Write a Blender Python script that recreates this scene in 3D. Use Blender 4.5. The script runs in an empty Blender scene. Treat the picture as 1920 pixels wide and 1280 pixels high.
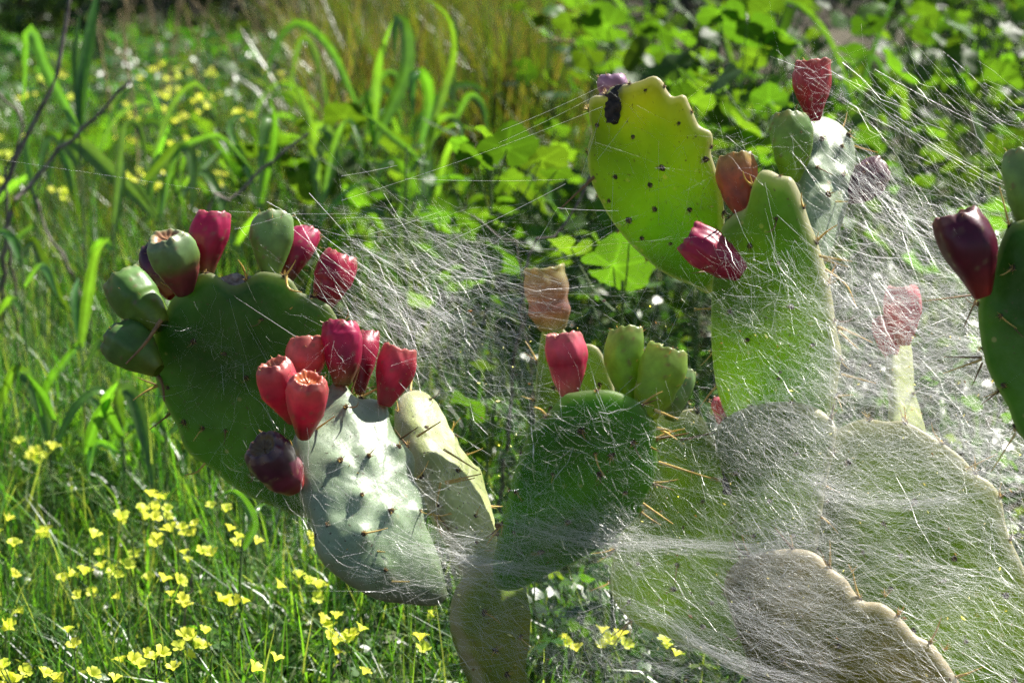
import bpy, math, random
import numpy as np
from mathutils import Vector, Matrix

random.seed(7)
rng = np.random.default_rng(7)
scene = bpy.context.scene
COL = scene.collection

# ------------------------------------------------------------------ camera
CAM_H, PITCH, LENS = 1.5, math.radians(17.0), 70.0
TANX = 18.0 / LENS
cam_d = bpy.data.cameras.new("camera")
cam = bpy.data.objects.new("camera", cam_d)
COL.objects.link(cam)
cam.location = (0, 0, CAM_H)
cam.rotation_euler = (math.pi / 2 - PITCH, 0, 0)
cam_d.lens = LENS
cam_d.sensor_width = 36.0
cam_d.clip_start = 0.05
cam_d.clip_end = 500
cam_d.dof.use_dof = True
cam_d.dof.focus_distance = 2.58
cam_d.dof.aperture_fstop = 4.6
scene.camera = cam

# ------------------------------------------------------------------ world, sun, exposure
SUN = Vector((0.52, 0.47, 0.72)).normalized()
w = bpy.data.worlds.new("World")
scene.world = w
w.use_nodes = True
nt = w.node_tree
bg = nt.nodes["Background"]
sky = nt.nodes.new("ShaderNodeTexSky")
sky.sky_type = 'NISHITA'
sky.sun_disc = False
sky.sun_elevation = math.asin(SUN.z)
sky.sun_rotation = math.atan2(SUN.x, SUN.y)
nt.links.new(sky.outputs[0], bg.inputs[0])
bg.inputs[1].default_value = 0.05
sl = bpy.data.lights.new("sun", 'SUN')
sl.energy = 5.0
sl.angle = math.radians(0.5)
sl.color = (1.0, 0.955, 0.88)
so = bpy.data.objects.new("sun", sl)
COL.objects.link(so)
so.rotation_euler = SUN.to_track_quat('Z', 'Y').to_euler()
vs = scene.view_settings
vs.view_transform = 'Standard'
vs.look = 'None'
vs.exposure = 1.4
vs.gamma = 1.0
cy = scene.cycles
cy.max_bounces = 4
cy.diffuse_bounces = 3
cy.glossy_bounces = 1
cy.transmission_bounces = 4
cy.transparent_max_bounces = 4
cy.sample_clamp_indirect = 6.0
cy.use_denoising = True
cy.denoiser = 'OPENIMAGEDENOISE'
cy.denoising_input_passes = 'RGB_ALBEDO_NORMAL'
cy.denoising_prefilter = 'NONE'
cy.use_adaptive_sampling = True
cy.adaptive_threshold = 0.03
cy.adaptive_min_samples = 24
cy.caustics_reflective = False
cy.caustics_refractive = False

# ------------------------------------------------------------------ helpers
C0 = np.array([0, 0, CAM_H])
FWD = np.array([0, math.cos(PITCH), -math.sin(PITCH)])
UPV = np.array([0, math.sin(PITCH), math.cos(PITCH)])
RGT = np.array([1.0, 0, 0])


def ray(px, py):
    return FWD + (px - 960) / 960 * TANX * RGT - (py - 640) / 960 * TANX * UPV


def U(px, py, d):
    return C0 + d * ray(px, py)


def m_per_px(d):
    return TANX * d / 960


def depth_at(py, h):
    """depth along the view axis at which image row py meets height h"""
    return (CAM_H - h) / (math.sin(PITCH) + (py - 640) / 960 * TANX * math.cos(PITCH))


def nrm(v):
    v = np.asarray(v, float)
    return v / (np.linalg.norm(v) + 1e-12)


def catmull(pts, n, closed=False):
    P = np.asarray(pts, float)
    m = len(P)
    if closed:
        idx = np.arange(m)
        A, B, Cc, D = P[(idx - 1) % m], P[idx], P[(idx + 1) % m], P[(idx + 2) % m]
    else:
        Q = np.vstack([2 * P[0] - P[1], P, 2 * P[-1] - P[-2]])
        A, B, Cc, D = Q[:-3], Q[1:-2], Q[2:-1], Q[3:]
    out = []
    for t in np.linspace(0, 1, 12, endpoint=False):
        out.append(0.5 * ((2 * B) + (-A + Cc) * t + (2 * A - 5 * B + 4 * Cc - D) * t ** 2 + (-A + 3 * B - 3 * Cc + D) * t ** 3))
    S = np.stack(out, 1).reshape(-1, P.shape[1])
    S = np.vstack([S, S[:1] if closed else P[-1:]])
    L = np.concatenate([[0], np.cumsum(np.linalg.norm(np.diff(S, axis=0), axis=1))])
    tt = np.linspace(0, L[-1], n + (1 if closed else 0))
    R = np.stack([np.interp(tt, L, S[:, k]) for k in range(P.shape[1])], 1)
    return R[:-1] if closed else R


def mesh_np(name, V, quads=None, tris=None, col=None, smooth=True):
    V = np.asarray(V, np.float32).reshape(-1, 3)
    me = bpy.data.meshes.new(name)
    nq = 0 if quads is None else len(quads)
    ntr = 0 if tris is None else len(tris)
    me.vertices.add(len(V))
    me.vertices.foreach_set("co", V.ravel())
    loops = []
    if nq:
        loops.append(np.asarray(quads, np.int32).ravel())
    if ntr:
        loops.append(np.asarray(tris, np.int32).ravel())
    loops = np.concatenate(loops)
    me.loops.add(len(loops))
    me.loops.foreach_set("vertex_index", loops)
    me.polygons.add(nq + ntr)
    st = np.concatenate([np.arange(nq) * 4, nq * 4 + np.arange(ntr) * 3]).astype(np.int32)
    me.polygons.foreach_set("loop_start", st)
    me.polygons.foreach_set("use_smooth", np.full(nq + ntr, smooth))
    if col is not None:
        c4 = np.asarray(col, np.float32)
        c4 = c4.reshape(-1, c4.shape[-1])
        if c4.shape[1] == 3:
            c4 = np.concatenate([c4, np.ones((len(c4), 1), np.float32)], 1)
        at = me.color_attributes.new("Col", 'FLOAT_COLOR', 'POINT')
        at.data.foreach_set("color", c4.ravel())
    me.update(calc_edges=True)
    me.validate()
    return me


def obj(name, me, mat=None, parent=None, loc=(0, 0, 0), rot=None, scale=None):
    """loc is relative to the parent; parents are never rotated"""
    o = bpy.data.objects.new(name, me)
    COL.objects.link(o)
    if parent is not None:
        o.parent = parent
    o.location = [float(x) for x in loc]
    if rot is not None:
        o.rotation_euler = rot.to_euler() if hasattr(rot, "to_euler") else rot
    if scale is not None:
        o.scale = scale if hasattr(scale, "__len__") else (scale,) * 3
    if mat is not None and me is not None and not me.materials:
        me.materials.append(mat)
    return o


def tag(o, label, cat=None, group=None, kind=None):
    o["label"] = label
    if cat:
        o["category"] = cat
    if group:
        o["group"] = group
    if kind:
        o["kind"] = kind
    return o


def thing(name, loc, label, cat, group=None):
    o = obj(name, None, loc=loc)
    return tag(o, label, cat, group, "thing")


def tubes(P, r, sides=3):
    """P (N,K,3), r (N,) or (N,K) -> verts, quads"""
    P = np.asarray(P, float)
    N, K, _ = P.shape
    r = np.asarray(r, float)
    if r.ndim == 1:
        r = np.repeat(r[:, None], K, 1)
    T = np.gradient(P, axis=1)
    T /= np.linalg.norm(T, axis=2, keepdims=True) + 1e-12
    ref = np.where(np.abs(T[:, :, 2:3]) < 0.9, np.array([0, 0, 1.0]), np.array([1.0, 0, 0]))
    A = np.cross(T, ref)
    A /= np.linalg.norm(A, axis=2, keepdims=True) + 1e-12
    B = np.cross(T, A)
    ang = np.arange(sides) / sides * 2 * np.pi
    V = P[:, :, None, :] + r[:, :, None, None] * (np.cos(ang)[None, None, :, None] * A[:, :, None, :] + np.sin(ang)[None, None, :, None] * B[:, :, None, :])
    idx = np.arange(N * K * sides).reshape(N, K, sides)
    a = idx[:, :-1, :]
    b = np.roll(a, -1, axis=2)
    c = idx[:, 1:, :]
    d = np.roll(c, -1, axis=2)
    Q = np.stack([a, b, d, c], -1).reshape(-1, 4)
    return V.reshape(-1, 3), Q


def tube_mesh(name, pts, radii, sides=7, n=None):
    pts = np.asarray(pts, float)
    if n:
        rad = np.interp(np.linspace(0, 1, n), np.linspace(0, 1, len(radii)), radii)
        pts = catmull(pts, n)
    else:
        rad = np.asarray(radii, float)
    V, Q = tubes(pts[None], rad[None], sides)
    return mesh_np(name, V, Q)


# ------------------------------------------------------------------ materials
def new_mat(name):
    m = bpy.data.materials.new(name)
    m.use_nodes = True
    t = m.node_tree
    t.nodes.clear()
    out = t.nodes.new("ShaderNodeOutputMaterial")
    return m, t, out


def N(t, kind, **kw):
    n = t.nodes.new(kind)
    for k, v in kw.items():
        setattr(n, k, v)
    return n


def noise(t, scale, detail=4, coord='Object', rough=0.55):
    tc = N(t, "ShaderNodeTexCoord")
    nz = N(t, "ShaderNodeTexNoise")
    nz.inputs["Scale"].default_value = scale
    nz.inputs["Detail"].default_value = detail
    nz.inputs["Roughness"].default_value = rough
    t.links.new(tc.outputs[coord], nz.inputs["Vector"])
    return nz


def ramp(t, src, stops):
    r = N(t, "ShaderNodeValToRGB")
    el = r.color_ramp.elements
    while len(el) < len(stops):
        el.new(0.5)
    for e, (p, c) in zip(el, stops):
        e.position = p
        e.color = (*c, 1) if len(c) == 3 else c
    t.links.new(src, r.inputs[0])
    return r


def mix_rgb(t, fac, a, b, mode='MIX'):
    m = N(t, "ShaderNodeMix", data_type='RGBA', blend_type=mode)
    for sock, v in ((m.inputs[0], fac), (m.inputs[6], a), (m.inputs[7], b)):
        if hasattr(v, "is_linked") or hasattr(v, "links"):
            t.links.new(v, sock)
        elif isinstance(v, (int, float)):
            sock.default_value = v
        else:
            sock.default_value = (*v, 1)
    return m.outputs[2]


def leaf_mat(name, base=None, trans=(1.7, 1.6, 0.45), tfac=0.5, rough=0.38, spec=0.5, var=0.35, nscale=25, vvar=0.0):
    """thin leaf: front/back reflection plus light passing through; colour from the Col attribute or base"""
    m, t, out = new_mat(name)
    if base is None:
        a = N(t, "ShaderNodeVertexColor", layer_name="Col")
        c = a.outputs[0]
    else:
        rgb = N(t, "ShaderNodeRGB")
        rgb.outputs[0].default_value = (*base, 1)
        c = rgb.outputs[0]
    nz = noise(t, nscale, 3)
    rp = ramp(t, nz.outputs[0], [(0.3, (1 - var,) * 3), (0.7, (1 + var,) * 3)])
    c = mix_rgb(t, 1.0, c, rp.outputs[0], 'MULTIPLY')
    oi = N(t, "ShaderNodeObjectInfo")
    hs = N(t, "ShaderNodeHueSaturation")
    mr = N(t, "ShaderNodeMapRange")
    mr.inputs[3].default_value = 0.485
    mr.inputs[4].default_value = 0.515
    t.links.new(oi.outputs["Random"], mr.inputs[0])
    t.links.new(mr.outputs[0], hs.inputs["Hue"])
    mv = N(t, "ShaderNodeMath", operation='MULTIPLY')
    t.links.new(oi.outputs["Random"], mv.inputs[0])
    mv.inputs[1].default_value = 37.31
    fr = N(t, "ShaderNodeMath", operation='FRACT')
    t.links.new(mv.outputs[0], fr.inputs[0])
    mr2 = N(t, "ShaderNodeMapRange")
    mr2.inputs[3].default_value = 1 - vvar
    mr2.inputs[4].default_value = 1 + vvar
    t.links.new(fr.outputs[0], mr2.inputs[0])
    t.links.new(mr2.outputs[0], hs.inputs["Value"])
    t.links.new(c, hs.inputs["Color"])
    c = hs.outputs[0]
    p = N(t, "ShaderNodeBsdfPrincipled")
    t.links.new(c, p.inputs["Base Color"])
    p.inputs["Roughness"].default_value = rough
    p.inputs["Specular IOR Level"].default_value = spec
    tr = N(t, "ShaderNodeBsdfTranslucent")
    tcol = mix_rgb(t, 1.0, c, trans, 'MULTIPLY')
    t.links.new(tcol, tr.inputs[0])
    mx = N(t, "ShaderNodeMixShader")
    mx.inputs[0].default_value = tfac
    t.links.new(p.outputs[0], mx.inputs[1])
    t.links.new(tr.outputs[0], mx.inputs[2])
    t.links.new(mx.outputs[0], out.inputs[0])
    return m


def simple_mat(name, c1, c2, scale=30, rough=0.6, bump=0.3, sss=0.0, sss_r=(0.01, 0.01, 0.01), spec=0.4, coord='Object', dist=0.002):
    m, t, out = new_mat(name)
    nz = noise(t, scale, 6, coord)
    rp = ramp(t, nz.outputs[0], [(0.32, c1), (0.68, c2)])
    p = N(t, "ShaderNodeBsdfPrincipled")
    t.links.new(rp.outputs[0], p.inputs["Base Color"])
    p.inputs["Roughness"].default_value = rough
    p.inputs["Specular IOR Level"].default_value = spec
    if sss:
        p.inputs["Subsurface Weight"].default_value = sss
        p.inputs["Subsurface Radius"].default_value = sss_r
        p.inputs["Subsurface Scale"].default_value = 1.0
    b = N(t, "ShaderNodeBump")
    b.inputs["Strength"].default_value = bump
    b.inputs["Distance"].default_value = dist
    t.links.new(nz.outputs[0], b.inputs["Height"])
    t.links.new(b.outputs[0], p.inputs["Normal"])
    t.links.new(p.outputs[0], out.inputs[0])
    return m


def pad_mat(name, c1, c2, cork=(0.20, 0.15, 0.09), cork_amt=0.12, bloom=0.25, thru=0.3, tcol=(1.6, 1.7, 0.35), rough=0.42, spec=0.35, grad=None, rim=0.55):
    """cactus skin: blotchy green, patches of cork and pale waxy bloom, light bleeding through the flesh"""
    m, t, out = new_mat(name)
    big = noise(t, 9, 4)
    rp = ramp(t, big.outputs[0], [(0.35, c1), (0.65, c2)])
    c = rp.outputs[0]
    if grad:
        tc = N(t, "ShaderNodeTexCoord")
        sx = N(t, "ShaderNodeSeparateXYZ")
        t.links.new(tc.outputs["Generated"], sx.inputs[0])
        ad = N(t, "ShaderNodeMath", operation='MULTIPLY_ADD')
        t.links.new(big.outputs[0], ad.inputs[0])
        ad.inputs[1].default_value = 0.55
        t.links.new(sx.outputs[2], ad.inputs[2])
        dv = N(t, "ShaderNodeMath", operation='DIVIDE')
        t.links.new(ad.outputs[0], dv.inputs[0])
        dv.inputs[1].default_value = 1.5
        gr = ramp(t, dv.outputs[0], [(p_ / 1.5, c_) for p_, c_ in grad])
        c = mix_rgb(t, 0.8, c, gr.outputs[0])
    soft = noise(t, 5, 2)
    sr = ramp(t, soft.outputs[0], [(0.3, (0.62,) * 3), (0.7, (1.3,) * 3)])
    c = mix_rgb(t, 1.0, c, sr.outputs[0], 'MULTIPLY')
    fine = noise(t, 60, 8, rough=0.7)
    bl = ramp(t, fine.outputs[0], [(0.40, (0, 0, 0)), (0.75, (1, 1, 1))])
    bm = N(t, "ShaderNodeMath", operation='MULTIPLY')
    t.links.new(bl.outputs[0], bm.inputs[0])
    bm.inputs[1].default_value = bloom
    c = mix_rgb(t, bm.outputs[0], c, (0.42, 0.47, 0.40))
    ck = noise(t, 17, 9, rough=0.72)
    ckr = ramp(t, ck.outputs[0], [(0.66 - cork_amt, (0, 0, 0)), (0.74 - cork_amt * 0.8, (1, 1, 1))])
    cm = N(t, "ShaderNodeMath", operation='MULTIPLY')
    t.links.new(ckr.outputs[0], cm.inputs[0])
    cm.inputs[1].default_value = 0.7
    c = mix_rgb(t, cm.outputs[0], c, cork)
    spk = noise(t, 190, 2)
    spr = ramp(t, spk.outputs[0], [(0.66, (0, 0, 0)), (0.72, (1, 1, 1))])
    c = mix_rgb(t, spr.outputs[0], c, (0.10, 0.09, 0.05))
    tcv = N(t, "ShaderNodeTexCoord")
    vor = N(t, "ShaderNodeTexVoronoi")
    vor.inputs["Scale"].default_value = 42
    t.links.new(tcv.outputs["Object"], vor.inputs["Vector"])
    vr = ramp(t, vor.outputs["Distance"], [(0.10, (1, 1, 1)), (0.17, (0, 0, 0))])
    msk = noise(t, 14, 3)
    mk = ramp(t, msk.outputs[0], [(0.52, (0, 0, 0)), (0.60, (0.8, 0.8, 0.8))])
    c = mix_rgb(t, mix_rgb(t, 1.0, vr.outputs[0], mk.outputs[0], 'MULTIPLY'), c, (0.36, 0.29, 0.17))
    at = N(t, "ShaderNodeVertexColor", layer_name="Col")
    rimr = ramp(t, at.outputs[0], [(0.6, (0, 0, 0)), (0.95, (1, 1, 1))])
    rimf = N(t, "ShaderNodeMath", operation='MULTIPLY')
    t.links.new(rimr.outputs[0], rimf.inputs[0])
    rimf.inputs[1].default_value = rim
    c = mix_rgb(t, rimf.outputs[0], c, (0.50, 0.43, 0.31))
    p = N(t, "ShaderNodeBsdfPrincipled")
    t.links.new(c, p.inputs["Base Color"])
    p.inputs["Roughness"].default_value = rough
    p.inputs["Specular IOR Level"].default_value = spec
    b = N(t, "ShaderNodeBump")
    b.inputs["Strength"].default_value = 0.6
    b.inputs["Distance"].default_value = 0.002
    t.links.new(fine.outputs[0], b.inputs["Height"])
    t.links.new(b.outputs[0], p.inputs["Normal"])
    mr = N(t, "ShaderNodeMapRange")
    mr.inputs[3].default_value = thru * 0.85
    mr.inputs[4].default_value = min(0.8, thru * (1.9 if rim < 0.5 else 0.5))
    t.links.new(at.outputs[0], mr.inputs[0])
    through(t, out, p, c, tcol, mr.outputs[0])
    return m


def through(t, out, p, c, tcol, thru):
    """watery flesh: part of the light passes into the body and out of the other side"""
    tr = N(t, "ShaderNodeBsdfTranslucent")
    t.links.new(mix_rgb(t, 1.0, c, tcol, 'MULTIPLY'), tr.inputs[0])
    mx = N(t, "ShaderNodeMixShader")
    if isinstance(thru, float):
        mx.inputs[0].default_value = thru
    else:
        t.links.new(thru, mx.inputs[0])
    t.links.new(p.outputs[0], mx.inputs[1])
    t.links.new(tr.outputs[0], mx.inputs[2])
    t.links.new(mx.outputs[0], out.inputs[0])


def fruit_mat():
    m, t, out = new_mat("fruit_skin")
    a = N(t, "ShaderNodeVertexColor", layer_name="Col")
    nz = noise(t, 55, 6)
    rp = ramp(t, nz.outputs[0], [(0.3, (0.75, 0.75, 0.75)), (0.7, (1.2, 1.2, 1.2))])
    c = mix_rgb(t, 1.0, a.outputs[0], rp.outputs[0], 'MULTIPLY')
    p = N(t, "ShaderNodeBsdfPrincipled")
    t.links.new(c, p.inputs["Base Color"])
    p.inputs["Roughness"].default_value = 0.36
    p.inputs["Specular IOR Level"].default_value = 0.5
    b = N(t, "ShaderNodeBump")
    b.inputs["Strength"].default_value = 0.25
    b.inputs["Distance"].default_value = 0.002
    t.links.new(nz.outputs[0], b.inputs["Height"])
    t.links.new(b.outputs[0], p.inputs["Normal"])
    through(t, out, p, c, (1.5, 1.35, 1.1), a.outputs[1])
    return m


def silk_mat():
    m, t, out = new_mat("spider_silk")
    d = N(t, "ShaderNodeBsdfDiffuse")
    d.inputs[0].default_value = (0.88, 0.88, 0.86, 1)
    tr = N(t, "ShaderNodeBsdfTranslucent")
    tr.inputs[0].default_value = (0.97, 0.97, 0.95, 1)
    mx = N(t, "ShaderNodeMixShader")
    mx.inputs[0].default_value = 0.78
    t.links.new(d.outputs[0], mx.inputs[1])
    t.links.new(tr.outputs[0], mx.inputs[2])
    g = N(t, "ShaderNodeBsdfGlossy")
    g.inputs[0].default_value = (1, 1, 1, 1)
    g.inputs["Roughness"].default_value = 0.3
    mx2 = N(t, "ShaderNodeMixShader")
    mx2.inputs[0].default_value = 0.25
    t.links.new(mx.outputs[0], mx2.inputs[1])
    t.links.new(g.outputs[0], mx2.inputs[2])
    t.links.new(mx2.outputs[0], out.inputs[0])
    return m


M_GROUND = simple_mat("soil", (0.035, 0.028, 0.016), (0.075, 0.065, 0.035), 14, 0.95, 1.0, dist=0.03)
M_LEAFCOL = leaf_mat("meadow_blade", None, trans=(2.6, 2.6, 0.6), tfac=0.42, rough=0.34, spec=0.6, nscale=12)
M_BROAD = leaf_mat("broad_grass_blade", None, trans=(3.2, 3.1, 0.6), tfac=0.42, rough=0.24, spec=0.9, var=0.2, nscale=40, vvar=0.25)
M_MALLOW = leaf_mat("mallow_leaf", None, vvar=0.5, trans=(2.9, 2.8, 0.6), tfac=0.45, rough=0.5, spec=0.3, var=0.3, nscale=30)
M_SHRUB = leaf_mat("shrub_leaf", None, tfac=0.35, rough=0.35, spec=0.6)
M_PETAL = leaf_mat("yellow_petal", (0.80, 0.84, 0.10), trans=(1.15, 1.15, 1.0), tfac=0.45, rough=0.5, spec=0.3, var=0.1)
M_STEM = simple_mat("green_stem", (0.06, 0.12, 0.03), (0.12, 0.17, 0.05), 40, 0.6)
M_STICK = simple_mat("dry_bark", (0.07, 0.055, 0.045), (0.22, 0.19, 0.16), 45, 0.85, 0.8)
M_STRAW = simple_mat("dry_straw", (0.22, 0.15, 0.07), (0.38, 0.29, 0.15), 40, 0.8)
M_SPINE = simple_mat("golden_spine", (0.60, 0.36, 0.06), (0.80, 0.58, 0.18), 80, 0.4)
M_SPINEB = simple_mat("brown_spine", (0.12, 0.07, 0.03), (0.32, 0.18, 0.06), 80, 0.5)
M_AREOLE = simple_mat("areole_wool", (0.03, 0.02, 0.013), (0.20, 0.14, 0.085), 300, 0.9, 0.8)
M_SCAR = simple_mat("cork_scar", (0.16, 0.10, 0.07), (0.50, 0.40, 0.33), 120, 0.9, 0.9)
M_DEAD = simple_mat("withered_flower", (0.012, 0.010, 0.010), (0.06, 0.045, 0.035), 150, 0.8, 0.9)
M_FRUIT = fruit_mat()
M_SILK = silk_mat()

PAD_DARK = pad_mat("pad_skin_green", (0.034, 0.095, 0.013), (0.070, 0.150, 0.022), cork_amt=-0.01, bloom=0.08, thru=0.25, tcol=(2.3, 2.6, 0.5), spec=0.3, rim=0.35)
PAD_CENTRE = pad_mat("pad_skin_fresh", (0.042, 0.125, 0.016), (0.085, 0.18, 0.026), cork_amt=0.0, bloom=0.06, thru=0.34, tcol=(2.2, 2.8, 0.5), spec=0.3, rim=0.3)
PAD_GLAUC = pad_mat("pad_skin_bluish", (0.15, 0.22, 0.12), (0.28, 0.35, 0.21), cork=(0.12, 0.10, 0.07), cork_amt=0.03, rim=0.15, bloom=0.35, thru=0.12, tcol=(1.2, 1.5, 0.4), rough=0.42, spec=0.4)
PAD_FRONT = pad_mat("pad_skin_front_shaded_base", (0.17, 0.25, 0.14), (0.31, 0.39, 0.25), cork=(0.12, 0.09, 0.06), cork_amt=0.07, rim=0.2, bloom=0.3, thru=0.12, tcol=(1.2, 1.5, 0.4), rough=0.36, spec=0.5,
                    grad=[(0.28, (0.045, 0.085, 0.02)), (0.55, (0.12, 0.19, 0.08)), (0.80, (0.20, 0.28, 0.16)), (1.3, (0.30, 0.38, 0.24))])  # darker green lower stops paint in the shade of the turned-away underside
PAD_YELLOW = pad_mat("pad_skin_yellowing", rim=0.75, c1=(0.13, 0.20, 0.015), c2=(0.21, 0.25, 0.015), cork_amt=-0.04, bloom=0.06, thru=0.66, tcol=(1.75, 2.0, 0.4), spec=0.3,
                     grad=[(0.25, (0.06, 0.13, 0.018)), (0.62, (0.105, 0.19, 0.016)), (0.98, (0.20, 0.25, 0.014)), (1.34, (0.36, 0.28, 0.02))])  # skin yellows upward; darker lower stops also hold painted shade from the pad behind
PAD_OLIVE = pad_mat("pad_skin_olive", (0.12, 0.175, 0.03), (0.20, 0.245, 0.05), cork_amt=0.02, bloom=0.15, thru=0.50, tcol=(2.0, 2.3, 0.5), spec=0.3, rim=0.7)
PAD_BROWN = pad_mat("pad_skin_corky", (0.14, 0.16, 0.03), (0.24, 0.185, 0.05), cork=(0.20, 0.13, 0.06), cork_amt=0.04, bloom=0.08, thru=0.40, tcol=(2.1, 2.2, 0.45), spec=0.3, rim=0.95)
PAD_STEM = pad_mat("pad_skin_stem", (0.18, 0.27, 0.03), (0.34, 0.31, 0.06), cork=(0.20, 0.13, 0.06), cork_amt=0.05, bloom=0.08, thru=0.42, tcol=(2.0, 2.1, 0.4), spec=0.3)
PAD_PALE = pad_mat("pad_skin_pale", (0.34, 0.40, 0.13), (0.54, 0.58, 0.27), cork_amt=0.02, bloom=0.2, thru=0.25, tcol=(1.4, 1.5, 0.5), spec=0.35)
PAD_MID = pad_mat("pad_skin_mid", (0.095, 0.175, 0.024), (0.19, 0.25, 0.034), cork_amt=0.02, bloom=0.08, thru=0.54, tcol=(2.2, 2.6, 0.5), spec=0.3, rim=0.7)

# ------------------------------------------------------------------ ground
nx, ny = 121, 161
xs = np.linspace(-60, 60, nx)
ys = np.concatenate([np.linspace(-20, 1.5, 20, endpoint=False), np.linspace(1.5, 16, 100, endpoint=False), np.linspace(16, 120, ny - 120)])
xs = np.sign(xs) * (np.abs(xs) / 60) ** 2.2 * 60
X, Y = np.meshgrid(xs, ys)
Z = 0.03 * np.sin(X * 3.1 + 1.3 * np.sin(Y * 1.7)) * np.cos(Y * 2.3) + 0.015 * np.sin(X * 9 + Y * 7)
gi = np.arange(nx * ny).reshape(ny, nx)
gq = np.stack([gi[:-1, :-1], gi[:-1, 1:], gi[1:, 1:], gi[1:, :-1]], -1).reshape(-1, 4)
g = obj("ground", mesh_np("ground", np.stack([X, Y, Z], -1), gq), M_GROUND)
tag(g, "dark weedy soil under the grass and cacti", "ground", kind="structure")


# ------------------------------------------------------------------ cactus pads, fruits, spines
def areole_mesh(seed):
    r = np.random.default_rng(seed)
    nu, nv = 8, 4
    V, Q = [], []
    for j in range(nv + 1):
        ph = j / nv * math.pi / 2
        for i in range(nu):
            a = 2 * math.pi * i / nu
            rr = math.cos(ph) * (1 + r.normal(0, 0.14))
            V.append((rr * math.cos(a), rr * math.sin(a), math.sin(ph) * 0.75 * (1 + r.normal(0, 0.15)) - 0.15))
    for j in range(nv):
        for i in range(nu):
            Q.append((j * nu + i, j * nu + (i + 1) % nu, (j + 1) * nu + (i + 1) % nu, (j + 1) * nu + i))
    V = np.array(V)
    V[:, 2] *= 0.8
    K = 16
    P = np.zeros((K, 2, 3))
    for k in range(K):
        dv = nrm((r.normal(0, .8), r.normal(0, .8), 1))
        P[k, 0] = dv * 0.3
        P[k, 1] = dv * r.uniform(1.2, 2.6)
    tv, tq = tubes(P, np.stack([np.full(K, 0.10), np.full(K, 0.03)], 1))
    me = mesh_np("areole", np.vstack([V, tv]), np.vstack([np.array(Q), tq + len(V)]))
    me.materials.append(M_AREOLE)
    me.materials.append(M_SPINE)
    mi = np.zeros(len(Q) + len(tq), np.int32)
    mi[len(Q):] = np.arange(len(tq)) // 3 % 2
    me.polygons.foreach_set("material_index", mi)
    return me


def spine_mesh(seed):
    r = np.random.default_rng(seed)
    c = r.normal(0, 0.06, 2)
    t = np.linspace(0, 1, 6)
    P = np.stack([c[0] * np.sin(t * 3.1), c[1] * np.sin(t * 3.1), t], 1)
    V, Q = tubes(P[None], np.linspace(0.05, 0.016, 6)[None], 5)
    me = mesh_np("spine", V, Q)
    me.materials.append(M_SPINE if seed % 3 else M_SPINEB)
    return me


SPINES = [spine_mesh(i) for i in range(6)]
AREOLES = [areole_mesh(i) for i in range(5)]


def basis_from_z(n):
    return Vector(n).to_track_quat('Z', 'Y')


class Pad:
    pass


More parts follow.
